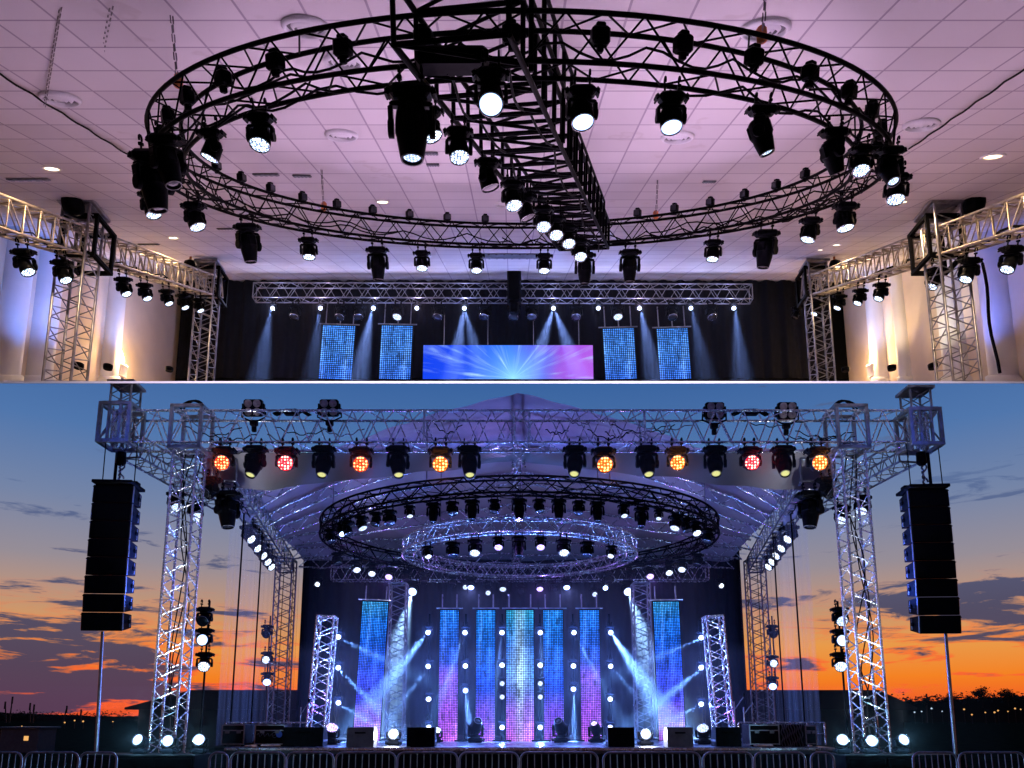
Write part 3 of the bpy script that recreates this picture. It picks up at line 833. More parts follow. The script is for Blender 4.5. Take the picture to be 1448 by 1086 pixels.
# LED curtains and the screen
def led_mat(name, w, h, nx, nz_, kind):
    m, nt, b = newmat(name); nt.nodes.remove(b)
    tc = N(nt, 'ShaderNodeTexCoord'); sep = N(nt, 'ShaderNodeSeparateXYZ'); nt.links.new(tc.outputs['Object'], sep.inputs[0])
    X, Z = sep.outputs[0], sep.outputs[2]
    sxn = math_(nt, 'SINE', math_(nt, 'MULTIPLY', X, pi * nx / w)); szn = math_(nt, 'SINE', math_(nt, 'MULTIPLY', Z, pi * nz_ / h))
    dots = math_(nt, 'MULTIPLY', math_(nt, 'MULTIPLY', sxn, sxn), math_(nt, 'MULTIPLY', szn, szn))
    dots = math_(nt, 'POWER', dots, 0.8)
    v = math_(nt, 'DIVIDE', Z, h)
    nz = N(nt, 'ShaderNodeTexNoise'); nz.inputs['Scale'].default_value = 1.6; nz.inputs['Detail'].default_value = 6; nt.links.new(tc.outputs['Object'], nz.inputs['Vector'])
    mp = N(nt, 'ShaderNodeMapping'); mp.inputs['Scale'].default_value = (3.2, 1, .30); nt.links.new(tc.outputs['Object'], mp.inputs[0])
    n2 = N(nt, 'ShaderNodeTexNoise'); n2.inputs['Scale'].default_value = 1.8; n2.inputs['Detail'].default_value = 4; nt.links.new(mp.outputs[0], n2.inputs['Vector'])
    vv = math_(nt, 'ADD', v, math_(nt, 'MULTIPLY_ADD', nz.outputs[0], .22, -.11))
    if kind == 'hall': col = ramp(nt, [(0, (.05, .20, 1)), (.5, (.08, .30, 1)), (1, (.06, .27, .95))], vv)
    elif kind == 'side': col = ramp(nt, [(0, (.5, .14, .9)), (.10, (.40, .15, 1)), (.28, (.06, .05, 1)), (.6, (.01, .11, 1)), (.85, (.015, .20, .95)), (1, (.03, .30, .7))], vv)
    elif kind == 'violet': col = ramp(nt, [(0, (.62, .14, 1)), (.2, (.40, .10, 1)), (.5, (.22, .10, 1)), (.62, (.03, .11, 1)), (1, (.015, .22, 1))], vv)
    elif kind == 'blue': col = ramp(nt, [(0, (.45, .12, 1)), (.18, (.22, .08, 1)), (.4, (.015, .08, 1)), (.7, (.01, .17, 1)), (1, (.015, .24, .9))], vv)
    else: col = ramp(nt, [(0, (.62, .14, .95)), (.18, (.42, .12, 1)), (.36, (.12, .14, 1)), (.5, (.05, .28, 1)), (.7, (.015, .2, 1)), (1, (.02, .34, .6))], vv)
    st = ramp(nt, [(.50, (0, 0, 0)), (.72, (1, 1, 1))], n2.outputs[0])
    col = mixc(nt, math_(nt, 'MULTIPLY', st, .22 if kind == 'centre' else .20), col, (.40, .68, 1))
    if kind == 'centre':
        g = math_(nt, 'MULTIPLY', X, 9.0 / w * .5); core = math_(nt, 'EXPONENT', math_(nt, 'MULTIPLY', math_(nt, 'MULTIPLY', g, g), -1.6))
        z2 = math_(nt, 'MULTIPLY_ADD', v, 3.2, -1.75); glow = math_(nt, 'EXPONENT', math_(nt, 'MULTIPLY', math_(nt, 'MULTIPLY', z2, z2), -1.5))
        g2 = math_(nt, 'MULTIPLY', X, 2.2 / w); wide = math_(nt, 'EXPONENT', math_(nt, 'MULTIPLY', math_(nt, 'MULTIPLY', g2, g2), -1.4))
        f = math_(nt, 'MAXIMUM', math_(nt, 'MULTIPLY', core, math_(nt, 'MULTIPLY_ADD', glow, .6, .3)), math_(nt, 'MULTIPLY', wide, math_(nt, 'MULTIPLY', glow, .5)), clamp=True)
        col = mixc(nt, f, col, (.55, .85, 1))
    br = math_(nt, 'MULTIPLY_ADD', n2.outputs[0], 1.7, -.15, clamp=False)
    br = math_(nt, 'MAXIMUM', br, .12)
    dead = N(nt, 'ShaderNodeTexWhiteNoise', noise_dimensions='2D')
    cc = N(nt, 'ShaderNodeCombineXYZ'); nt.links.new(math_(nt, 'FLOOR', math_(nt, 'MULTIPLY', X, nx / w)), cc.inputs[0]); nt.links.new(math_(nt, 'FLOOR', math_(nt, 'MULTIPLY', Z, nz_ / h)), cc.inputs[1])
    nt.links.new(cc.outputs[0], dead.inputs['Vector'])
    br = math_(nt, 'MULTIPLY', br, math_(nt, 'MULTIPLY_ADD', dead.outputs['Value'], .6, .6))
    # modules differ a little, joints stay dark, and patches of pixels have failed
    mz = max(3, round(h / .5)); mc = N(nt, 'ShaderNodeCombineXYZ'); nt.links.new(math_(nt, 'FLOOR', math_(nt, 'MULTIPLY', Z, mz / h)), mc.inputs[1]); nt.links.new(math_(nt, 'FLOOR', math_(nt, 'MULTIPLY_ADD', X, 2 / w, 5.0)), mc.inputs[0])
    mn = N(nt, 'ShaderNodeTexWhiteNoise', noise_dimensions='2D'); nt.links.new(mc.outputs[0], mn.inputs['Vector'])
    br = math_(nt, 'MULTIPLY', br, math_(nt, 'MULTIPLY_ADD', mn.outputs['Value'], .55, .68))
    n4 = N(nt, 'ShaderNodeTexNoise'); n4.inputs['Scale'].default_value = 2.3; n4.inputs['Detail'].default_value = 3
    mp4 = N(nt, 'ShaderNodeMapping'); mp4.inputs['Location'].default_value = (len(bpy.data.materials) * 1.7, 0, len(bpy.data.materials) * .9); mp4.inputs['Scale'].default_value = (2.2, 1, .8); nt.links.new(tc.outputs['Object'], mp4.inputs[0]); nt.links.new(mp4.outputs[0], n4.inputs['Vector'])
    br = math_(nt, 'MULTIPLY', br, ramp(nt, [(.32, (.40, .40, .40)), (.40, (1, 1, 1))], n4.outputs[0]))
    em = N(nt, 'ShaderNodeEmission'); nt.links.new(col, em.inputs[0])
    nt.links.new(math_(nt, 'MULTIPLY', math_(nt, 'MULTIPLY', dots, br), 4.6 if kind != 'hall' else 3.2), em.inputs[1])
    nt.links.new(em.outputs[0], nt.nodes['Material Output'].inputs[0])
    return m
def led_panel(name, label, group, p_bl, w, h, nx, nz_, kind, lean=0.0, rods=0.0, rodx=(-.3, .3)):
    root = thing(name, label, 'LED panel', p_bl, (0, lean, 0), group)
    mb = MB(); mb.add([(-w / 2, -.031, 0), (w / 2, -.031, 0), (w / 2, -.031, h), (-w / 2, -.031, h)], [(0, 1, 2, 3)])
    mb.build('led_face', led_mat(name + '_' + kind + '_glow', w, h, nx, nz_, kind), root)
    mb = MB(); mb.box((0, 0, h / 2), (w + .05, .05, h + .05), .008)
    mb.build('back_frame', M['black'], root)
    mb = MB(); mb.tube((-w / 2 - .12, 0, h + .06), (w / 2 + .12, 0, h + .06), .02, 6); mb.build('top_bar', M['alu_dull'], root)
    if rods:
        for rx in rodx:
            mb = MB(); mb.tube((rx * w, 0, h + .06), (rx * w, 0, h + rods), .018, 6); mb.build('hanging_rod', M['alu_dull'], root)
    return root
DL = DR - .9
for px0, px1, py, lean, lab in ((457, 503, 461, .035, 'blue LED curtain hung outermost on the chain-hoist side of the indoor screen'), (540, 584, 461, .02, 'blue LED curtain between the indoor screen and the outermost curtain, chain-hoist side'),
                          (852, 896, 465, -.03, 'blue LED curtain next to the purple end of the indoor screen'), (928, 972, 465, -.03, 'blue LED curtain hung outermost beyond the purple end of the screen')):
    top = P((px0 + px1) / 2, py, DL); w = (px1 - px0) / FPX * (P(px0, py, DL) - CAM).dot(F_)
    h = top.z - deck_z(DL + .1) - .02; bl = top - Vector((0, 0, h)); bl.x -= h * sin(lean)
    led_panel('led_curtain', lab, 'blue LED curtains of the indoor stage', bl, w, h, 16, round(16 * h / w), 'hall', lean, .75, (-.42, 0.02, .42))
# screen
m, nt, b = newmat('screen_image'); nt.nodes.remove(b)
w = (838 - 599) / FPX * (P(720, 490, DL) - CAM).dot(F_); h = P(718, 489, DL).z - deck_z(DL + .1) - .02
tc = N(nt, 'ShaderNodeTexCoord'); sep = N(nt, 'ShaderNodeSeparateXYZ'); nt.links.new(tc.outputs['Object'], sep.inputs[0])
X = math_(nt, 'ADD', sep.outputs[0], -w * .03); Z = math_(nt, 'ADD', sep.outputs[2], -h * .02)
ang = math_(nt, 'ARCTAN2', Z, X); rad = math_(nt, 'SQRT', math_(nt, 'ADD', math_(nt, 'MULTIPLY', X, X), math_(nt, 'MULTIPLY', Z, Z)))
cc = N(nt, 'ShaderNodeCombineXYZ'); nt.links.new(math_(nt, 'MULTIPLY', ang, 5.5), cc.inputs[0]); nt.links.new(math_(nt, 'MULTIPLY', rad, .35), cc.inputs[1])
n1 = N(nt, 'ShaderNodeTexNoise'); n1.inputs['Scale'].default_value = 1.6; n1.inputs['Detail'].default_value = 5; n1.inputs['Distortion'].default_value = .35; nt.links.new(cc.outputs[0], n1.inputs['Vector'])
n2 = N(nt, 'ShaderNodeTexNoise'); n2.inputs['Scale'].default_value = .5; n2.inputs['Detail'].default_value = 3; nt.links.new(tc.outputs['Object'], n2.inputs['Vector'])
u = math_(nt, 'ADD', math_(nt, 'DIVIDE', sep.outputs[0], w), math_(nt, 'MULTIPLY_ADD', n2.outputs[0], .5, .25))
base = ramp(nt, [(.2, (.005, .05, .80)), (.5, (.01, .13, .95)), (.66, (.08, .07, .80)), (.82, (.30, .06, .72)), (1, (.42, .10, .75))], u)
stk = ramp(nt, [(.50, (0, 0, 0)), (.60, (.25, .25, .25)), (.72, (1, 1, 1))], n1.outputs[0])
col = mixc(nt, math_(nt, 'MULTIPLY', stk, .75), base, (.45, .70, 1))
glow = math_(nt, 'EXPONENT', math_(nt, 'MULTIPLY', rad, -1.9))
col = mixc(nt, math_(nt, 'MULTIPLY', glow, .9, clamp=True), col, (.35, .85, 1))
em = N(nt, 'ShaderNodeEmission'); nt.links.new(col, em.inputs[0]); em.inputs[1].default_value = 1.15; nt.links.new(em.outputs[0], nt.nodes['Material Output'].inputs[0])
p = P(718.5, 489, DL); root = thing('video_screen', 'wide video screen showing a blue and purple light burst over the indoor stage', 'screen', (p.x, p.y, p.z - h))
mb = MB(); mb.add([(-w / 2, -.04, 0), (w / 2, -.04, 0), (w / 2, -.04, h), (-w / 2, -.04, h)], [(0, 1, 2, 3)]); mb.build('display', m, root)
mb = MB(); mb.box((0, .02, h / 2), (w + .03, .1, h + .03), .01); mb.build('casing', M['black'], root)
for rx in (-.38, -.12, .15, .42):
    mb = MB(); mb.tube((rx * w, .02, h), (rx * w, .02, h + 1.1), .012, 6); mb.build('hanging_wire', M['steel'], root)
# lights of the hall
for lp, a in HALL_SPOTS:
    spot('ring_beam', lp + a * .03, (a - ZH * .8), 270, (.90, .74, 1.0), 112, .5, .05)
for (p, s), lb, c in zip(PILP, ('the outermost pilaster cut by the picture edge', 'the blue-lit pilaster behind the chain-hoist tower', 'the slim grey-blue pilaster', 'the blue-grey pilaster by the sconce', 'the thin pale pilaster', 'the half yellow pilaster', 'the wide blue pilaster'), ((.12, .28, 1), (.12, .26, 1), (.3, .42, 1), (.25, .42, 1), (1, .7, .4), (.7, .65, .5), (.12, .22, 1))):
    q = Vector((s * (XW - 1.9), p.y - .5, deck_z(p.y) + .06))
    root = thing('floor_uplight', 'small black uplight on the hall floor facing ' + lb, 'uplight', q, None, 'uplights at the pilaster feet')
    mb = MB(); mb.lathe([(.09, 0), (.10, .05), (.10, .10), (.085, .11)], 16); mb.build('housing', M['fixture'], root)
    spot('uplight_beam', q + Vector((0, 0, .14)), Vector((s * .85, .22, 1)), 340, c, 66, .9, .08)
# =================================================================== THE OPEN-AIR STAGE
D0 = 16.7
def pxm(D, py=900): return (P(724, py, D) - CAM).dot(F_) / FPX       # metres per photo pixel at that depth
zt_, zb_ = P(724, 588, D0).z, P(724, 632, D0).z
TH = zt_ - zb_
ZF = P(724, 1057, 17.0).z                      # stage floor
GZ = 0.0
# ground
M['ground'] = pbr('night_grass', (0.018, 0.020, 0.012), 0.95, 0, 0.5, 1.5, 0.3, 8, spec=0)
mb = MB(); mb.add([(-900, -300, 0), (900, -300, 0), (900, 2500, 0), (-900, 2500, 0)], [(0, 1, 2, 3)])
tag(mb.build('ground', M['ground']), kind='structure')
# stage deck
M['stage'] = pbr('glossy_stage_deck', (0.05, 0.05, 0.06), 0.28, 0, 0.3, 2.5)
xs0, xs1 = P(318, 1057, 17.0).x, P(1180, 1057, 17.0).x
mb = MB(); mb.box(((xs0 + xs1) / 2, (17.0 + 29.5) / 2, ZF - .07), (xs1 - xs0, 12.5, .14), .01)
st = thing('stage', 'low black stage deck with a lit front edge and dark skirt', 'stage', (0, 17, 0))
o = mb.build('deck', M['stage'], st); o.location = -st.location
mb = MB()
mb.grid(lambda u, v: (xs0 + (xs1 - xs0) * u, 17.03 + .025 * sin(u * 380), (ZF - .15) * v), 400, 2)
o = mb.build('skirt', M['drape'], st); o.location = -st.location
mb = MB(); mb.box(((xs0 + xs1) / 2, 16.985, ZF - .035), (xs1 - xs0, .02, .05), .004); o = mb.build('nosing', M['alu'], st); o.location = -st.location
# back drape of the stage
DB = 29.0
xl, xr = P(424, 900, DB).x, P(1052, 900, DB).x; ztop = P(724, 778, DB).z
mb = MB()
mb.grid(lambda u, v: (xl + (xr - xl) * u, DB + .07 * sin(u * 260 + sin(u * 40)) , ZF + (ztop - ZF) * v), 500, 4)
tag(mb.build('back_drape', M['drape']), 'black backdrop curtain behind the outdoor LED panels', 'drape')

# front towers and front truss
def tower(name, label, px_top, px_bot, D, sz, z0, z1, mat='alu', bay=.5, group=None, rl=.012):
    xt = P(px_top, 700, D).x
    r = thing(name, label, 'truss tower', (xt, D, z0), None, group)
    truss_parts(r, Vector((xt, D, z0)), Vector((xt, D, z1)), sz, sz, (0, 1, 0), bay, M[mat], M[mat], .027, rl)
    return r
XTW = (P(1204, 700, D0).x - P(264, 700, D0).x) / 2; XC0 = (P(1204, 700, D0).x + P(264, 700, D0).x) / 2
TS = .52
for s in (-1, 1):
    x = XC0 + s * XTW
    r = thing('stage_tower', 'bright silver front tower of the outdoor stage, %s' % ('on the side of the masts' if s < 0 else 'on the side of the tree skyline'), 'truss tower', (x, D0, 0), None)
    truss_parts(r, Vector((x, D0, 0.05)), Vector((x, D0, zb_ - .05)), TS, TS, (0, 1, 0), .46, M['alu'], M['alu'], .03, .014)
    mb = MB(); mb.box((0, 0, .02), (1.2, 1.2, .05), .01); mb.build('base_plate', M['alu_dull'], r)
    blk = MB(); q = TS / 2 + .07; zc = (zt_ + zb_) / 2
    for sx in (-1, 1):
        for sy in (-1, 1): blk.box((sx * q, sy * q, zc), (.07, .07, TH + .22))
    for z in (zt_ + .11, zb_ - .11):
        for sx in (-1, 1):
            blk.box((sx * q, 0, z), (.075, 2 * q + .07, .07)); blk.box((0, sx * q, z), (2 * q - .075, .07, .068))
    blk.build('sleeve_block', M['alu_dull'], r)
    mb = MB()
    for k in range(3): mb.path([(-.3 + .6 * i / 8, .1 * k - .1, zt_ + .16 + .16 * sin(pi * i / 8) * (1 + .3 * k)) for i in range(9)], .02, 6)
    mb.build('cable_loop', M['black'], r)
    for k in range(3):
        m_ = MB(); m_.path([(.12 * sin(i * .4 + k) + .05 * k, .1 * cos(i * .5 + 2 * k), .3 + (zb_ - .5) * i / 30) for i in range(31)], .014, 5); m_.build('cable', M['black'], r)
XL_, XR_ = P(172, 600, D0).x, P(1298, 600, D0).x
ft = truss('front_truss', 'long silver box truss across the top of the outdoor stage, hung with coloured lights', 'truss', (XL_, D0, (zt_ + zb_) / 2), (XR_, D0, (zt_ + zb_) / 2), .62, TH, .62, 'alu', .030, .014)
rnd = random.Random(3)
for k in range(26):
    x0 = rnd.uniform(XL_ + 1, XR_ - 2.2); ln = rnd.uniform(.5, 1.4); y = rnd.uniform(-.3, .3); z0 = rnd.uniform(-.25, .25); am = rnd.uniform(.08, .24)
    m_ = MB(); m_.path([(x0 + ln * i / 14 - XL_, y, z0 - am * sin(pi * i / 14) + .03 * sin(i * 1.7)) for i in range(15)], .013, 5); m_.build('cable', M['black'] if k % 3 else M['alu_dull'], ft)
for x in (P(602, 600, D0).x, P(727, 600, D0).x, P(748, 600, D0).x, P(908, 600, D0).x):
    for sy in (-1, 1):
        m_ = MB(); m_.tube((x - XL_, sy * .32, -TH / 2), (x - XL_, sy * .32, TH / 2), .026, 6); m_.build('upright', M['alu'], ft)

# outer corner blocks with their top sections, and the short side trusses
for s in (-1, 1):
    px = 172 if s < 0 else 1298
    D = D0 - .1
    x = P(px, 600, D).x; z1 = P(px, 578 if s < 0 else 586, D).z; z0 = P(px, 630 if s < 0 else 634, D).z; q = 20.5 * pxm(D, 600)
    r = thing('corner_block', 'open cube corner block at the truss end over the speaker array, %s' % ('mast side' if s < 0 else 'tree side'), 'truss corner', (x, D, (z0 + z1) / 2))
    blk = MB(); hz_ = (z1 - z0) / 2
    for sx in (-1, 1):
        for sy in (-1, 1): blk.box((sx * q, sy * q, 0), (.075, .075, 2 * hz_ + .07)); blk.box((sx * q * .38, sy * q, 0), (.055, .05, 2 * hz_ - .08))
    for z in (-hz_, hz_):
        for sx in (-1, 1):
            blk.box((sx * q, 0, z), (.08, 2 * q - .075, .08)); blk.box((0, sx * q, z), (2 * q - .08, .08, .079))
    for sx in (-1, 1): blk.tube((sx * q, -q, -hz_), (sx * q, q, hz_), .02, 6); blk.tube((-q, sx * q, hz_ * sx), (q, sx * q, -hz_ * sx), .02, 6)
    blk.build('frame', M['alu_dull'], r)
    rt_ = MB()
    for sx in (-1, 1):
        for sy in (-1, 1): rt_.tube((sx * .14, sy * .14, -hz_), (sx * .14, sy * .14, hz_), .022, 6)
    for k in range(4): rt_.tube((-.14, -.14, -hz_ + k * hz_ / 2), (.14, -.14, -hz_ + (k + 1) * hz_ / 2), .012, 5); rt_.tube((.14, .14, -hz_ + k * hz_ / 2), (-.14, .14, -hz_ + (k + 1) * hz_ / 2), .012, 5)
    rt_.build('inner_mast', M['alu'], r)
    # top section
    zt2 = P(px, 548 if s < 0 else 556, D).z - r.location.z; w2 = 14 * pxm(D, 560)
    xo = (P(178 if s < 0 else 1294, 560, D).x - x)
    tp = MB()
    for sx in (-1, 1):
        for sy in (-1, 1): tp.tube((xo + sx * w2, sy * w2, hz_), (xo + sx * w2, sy * w2, zt2), .026, 6)
    for sy in (-1, 1):
        for k in range(2):
            za, zb2 = hz_ + (zt2 - hz_) * k / 2, hz_ + (zt2 - hz_) * (k + 1) / 2
            tp.tube((xo - w2, sy * w2, za), (xo + w2, sy * w2, zb2), .013, 5); tp.tube((xo + w2, sy * w2, za), (xo - w2, sy * w2, zb2), .013, 5)
    tp.build('mast_head', M['alu_dull'], r)
    cp = MB(); cp.box((xo, 0, zt2 + .04), (w2 * 2.7, w2 * 2.7, .07), .01); cp.box((xo, 0, zt2 + .10), (w2 * 1.6, .12, .08), .02); cp.build('cap_plate', M['alu_dull'], r)
    tr = truss('wing_truss', 'short dark truss running back from the corner block, %s' % ('mast side' if s < 0 else 'tree side'), 'truss', (x, D + .5, (z0 + z1) / 2 - .3), (x + (-s) * .6, D + 5.2, (z0 + z1) / 2 - .35), .5, .5, .55, 'alu_dull', .026, .013)
    q_ = P(290 if s < 0 else 1182, 880, D0 + 1.2); spot('array_blue', q_, P(185 if s < 0 else 1290, 790, D0 - .1) - q_, 3600, (.06, .16, 1), 62, .8, .06)
    for k, f in enumerate((.42, .62)):
        p0 = Vector((x - s * .6 * f, D + .5 + 4.7 * f, (z0 + z1) / 2 - .62))
        spawn('wash', p0, Vector((-s * .5, -.4, -.8)), 'white_dim', '%s small light under the wing truss, %s' % ('nearer' if k == 0 else 'farther', 'mast side' if s < 0 else 'tree side'), 'lights under the wing trusses', 1.3)

# line arrays with hoist and guy pole
def line_array(s):
    pxa = 161 if s < 0 else 1312
    D = D0 - .35
    top = P(pxa, 686 if s < 0 else 692, D); bot = P(pxa, 893 if s < 0 else 897, D)
    W = 55 * pxm(D, 780); Ht = top.z - bot.z; n = 8
    root = thing('line_array_speaker', 'tall black curved line-array speaker hanging from the corner block, %s' % ('mast side' if s < 0 else 'tree side'), 'speaker array', top, (0, 0, radians(-s * 4)))
    z = 0.0; y = 0.0; hh = Ht / n
    for k in range(n):
        ang = radians(-1 + 1.25 * k)
        mb = MB(); mb2 = MB()
        f, bk, dp = hh * .97, hh * .72, .62
        # trapezoid cabinet: tall at the front, shorter behind
        vs = [(-W / 2, 0, 0), (W / 2, 0, 0), (W / 2, 0, -f), (-W / 2, 0, -f), (-W / 2 * .86, dp, -(f - bk) / 2), (W / 2 * .86, dp, -(f - bk) / 2), (W / 2 * .86, dp, -(f + bk) / 2), (-W / 2 * .86, dp, -(f + bk) / 2)]
        mb.add(vs, [(0, 3, 2, 1), (4, 5, 6, 7), (0, 1, 5, 4), (3, 7, 6, 2), (0, 4, 7, 3), (1, 2, 6, 5)])
        for sx in (-1, 1):
            for yy in (.15, .42): mb.box((sx * W * .475, yy, -f / 2), (.03, .09, .09), .01)
        c = mb.build('cabinet', M['fixture'], root); c.location = (0, y, z); c.rotation_euler = (-ang * -1, 0, 0)
        mb2.box((0, -.012, -f / 2), (W * .96, .02, f * .93), .006)
        for sx in (-1, 1): mb2.box((sx * W * .47, -.026, -.04), (.06, .012, .02))
        mb2.build('grille', M['black'], c)
        for sx in (-1, 1):
          for yy in (.03, .5):
            rg = MB(); rg.box((sx * (W / 2 + .004 - .07 * W * yy / dp), yy, -f * .5 + (0.0 if yy < .1 else .0)), (.022, .05, f * (.94 if yy < .1 else .62)), .004)
            rg.build('rigging_plate', M['alu_dull'], c)
        z -= hh * cos(ang); y += hh * sin(ang) * .1
    mb = MB(); mb.box((0, .25, .06), (W * 1.02, .75, .07), .01); mb.box((-s * W * .42, .3, .12), (.12, .2, .1), .02); mb.build('fly_frame', M['black'], root)
    # hoist
    hp = P(172 if s < 0 else 1302, 640, D + .2)
    hz_ = thing('chain_hoist', 'dark chain hoist between corner block and speaker array, %s' % ('mast side' if s < 0 else 'tree side'), 'chain hoist', hp)
    mb = MB(); mb.lathe([(.03, .02), (.10, 0), (.11, -.25), (.06, -.30)], 12); mb.build('body', M['fixture'], hz_)
    zl = top.z + .12 - hp.z
    mb = MB()
    for i in range(9): mb.tube((.02 * (-1) ** i, 0, -.3 + (zl + .3) * i / 9), (-.02 * (-1) ** i, 0, -.3 + (zl + .3) * (i + .9) / 9), .022, 5)
    mb.path([(.05 + .05 * sin(i), 0, -.25 + (zl + .3) * i / 9) for i in range(9)], .02, 5); mb.build('chain', M['steel'], hz_)
    # thick steel strop
    sx_ = P(157 if s < 0 else 1321, 660, D).x
    mb = MB(); mb.tube((0, 0, 0), (0, 0, top.z + .1 - P(157, 636, D).z), .035, 8); o = mb.build('hanging_bar', M['black']); o.location = (sx_, D + .2, P(157, 636, D).z)
    tag(o, 'thick black bar holding the speaker array, %s' % ('mast side' if s < 0 else 'tree side'), 'hanging bar')
    # guy pole from the array down to the ground
    a0, a1 = P(145 if s < 0 else 1337, 893, D + .5), P(136 if s < 0 else 1351, 1066, D + .5)
    d = (a1 - a0); g = a0 + d * ((0 - a0.z) / d.z)
    root = thing('guy_pole', 'thin steel pole standing under the speaker array, %s' % ('mast side' if s < 0 else 'tree side'), 'pole', g)
    mb = MB(); mb.tube((0, 0, 0), a0 - g, .045, 8, .035); mb.build('pole', M['alu_dull'], root)
    mb = MB(); mb.box((0, 0, .03), (.4, .4, .05), .01); mb.build('base_plate', M['alu_dull'], root)
    for k, (pa, pb) in enumerate(((160, 650), (136, 640)) if s < 0 else ((1290, 640), (1328, 640))):
        pass
    for k, dx in enumerate((-.32, .38)):
        mb = MB(); q0 = Vector((top.x + dx, D + .1, zb_ + .05)); mb.tube((0, 0, 0), (.01, 0, top.z - q0.z + .06), .012, 5); o = mb.build('signal_cable', M['black']); o.location = q0
        tag(o, 'thin black cable dropping to the top of the speaker array, %s, %s' % ('mast side' if s < 0 else 'tree side', 'outer' if (k == 0) == (s < 0) else 'inner'), 'cable')
for s in (-1, 1): line_array(s)

# blinders on top of the front truss
def blinder(px, py, lab):
    root = thing('blinder_light', lab, 'blinder', P(px, py + 11, D0), (radians(14), 0, 0), 'four-lamp blinders on the front truss')
    mb = MB(); mb.box((0, 0, .22), (.42, .16, .38), .03)
    for sx in (-1, 1): mb.box((sx * .235, 0, .2), (.03, .12, .24), .01)
    mb.build('housing', M['fixture'], root)
    for sx in (-1, 1):
        for sz in (-1, 1):
            mb = MB(); mb.lathe([(.088, 0), (.075, .012), (.03, .004), (.004, .002)], 16, (sx * .098, -.082, .22 + sz * .092), Matrix.Rotation(pi / 2, 3, 'X'), caps=(False, True)); mb.build('lamp', M['blinder'], root)
    mb = MB(); mb.path([(-.26, 0, .22), (-.27, 0, .02), (-.1, 0, -.06), (.1, 0, -.06), (.27, 0, .02), (.26, 0, .22)], .02, 6); mb.box((0, 0, -.12), (.16, .18, .14), .03); mb.box((0, 0, -.25), (.1, .1, .14), .02); mb.build('yoke', M['black'], root)
M['blinder'] = pbr('unlit_blinder_lamp', (0.42, 0.34, 0.30), 0.3, .3, 0.2, 10)
for px, py, lab in ((359, 580, 'dark four-lamp blinder above the reddest outer light, mast side'), (466, 580, 'dark four-lamp blinder nearer the canopy peak, mast side'), (1010, 584, 'dark four-lamp blinder nearer the canopy peak, tree side'), (1112, 584, 'dark four-lamp blinder farther from the canopy peak, tree side')): blinder(px, py, lab)
for k, px in enumerate((412, 1062)):
    mb = MB()
    for j in range(3): mb.path([(-.42 + .84 * i / 12, .05 * j, .05 + .08 * sin(pi * i / 12) + .03 * sin(i * 2 + j)) for i in range(13)], .022, 5)
    mb.box((0, 0, .08), (.34, .2, .12), .03)
    o = mb.build('cable_coil', M['black']); o.location = P(px, 588, D0 - .15)
    tag(o, 'black coil of cable lying on the front truss between two blinders, %s' % ('mast side' if k == 0 else 'tree side'), 'cable')

# coloured lights along the front truss
FT = [(325, 'red_lit', 'orange-red LED wash light at the end of the front truss'), (412, 'crimson_lit', 'crimson LED wash light, second lit lamp from the mast-side end'), (463, None, ''), (515, 'red_lit', 'orange-red LED wash light between two unlit moving heads'), (566, None, ''), (625, 'amber_lit', 'amber LED wash light beside the violet-lit canopy middle, mast side'),
      (665, None, ''), (811, None, ''), (851, 'amber_lit', 'amber LED wash light nearest the canopy middle, tree side'), (911, None, ''), (953, 'amber_lit', 'amber LED wash light second from the canopy middle, tree side'), (1005, None, ''), (1054, 'crimson_lit', 'crimson LED wash light on the tree side'), (1100, None, ''), (1147, 'amber_lit', 'amber LED wash light at the tree-side end of the front truss'), (368, None, '')]
LAMPS = []
for px, lens, lab in FT:
    loc = P(px, 629, D0); loc.y -= .28
    if lens:
        r, lp, a = spawn('wash', loc, Vector(((724 - px) / 2600 + .10 * sin(px * 1.7), -1, -.30 + .10 * sin(px * .9))), lens, lab, 'coloured LED lights on the front truss', 1.52 + .08 * sin(px), bezel=None)
        LAMPS.append((lp, a, lens))
    else:
        k = 'between the crimson and orange-red lamps' if px == 463 else {566: 'between the orange-red and amber lamps, mast side', 665: 'nearest the canopy middle, mast side', 811: 'nearest the canopy middle, tree side', 911: 'between the two inner amber lamps, tree side', 1005: 'between amber and crimson lamps, tree side', 1100: 'between crimson and last amber lamp, tree side', 368: 'between the orange-red end lamp and the crimson lamp'}[px]
        spawn('profile', loc, Vector((.16 * sin(px * 2.3), -.5 + .2 * sin(px * 1.1), -1)), 'pale_slot', 'unlit moving head on the front truss ' + k, 'unlit moving heads on the front truss', 1.05)
for lp, a, lens in LAMPS:
    spot('front_lamp', lp + a * .02, a, 170, {'red_lit': (1, .12, .03), 'crimson_lit': (1, .05, .09), 'amber_lit': (1, .35, .05)}[lens], 70, .6)
    

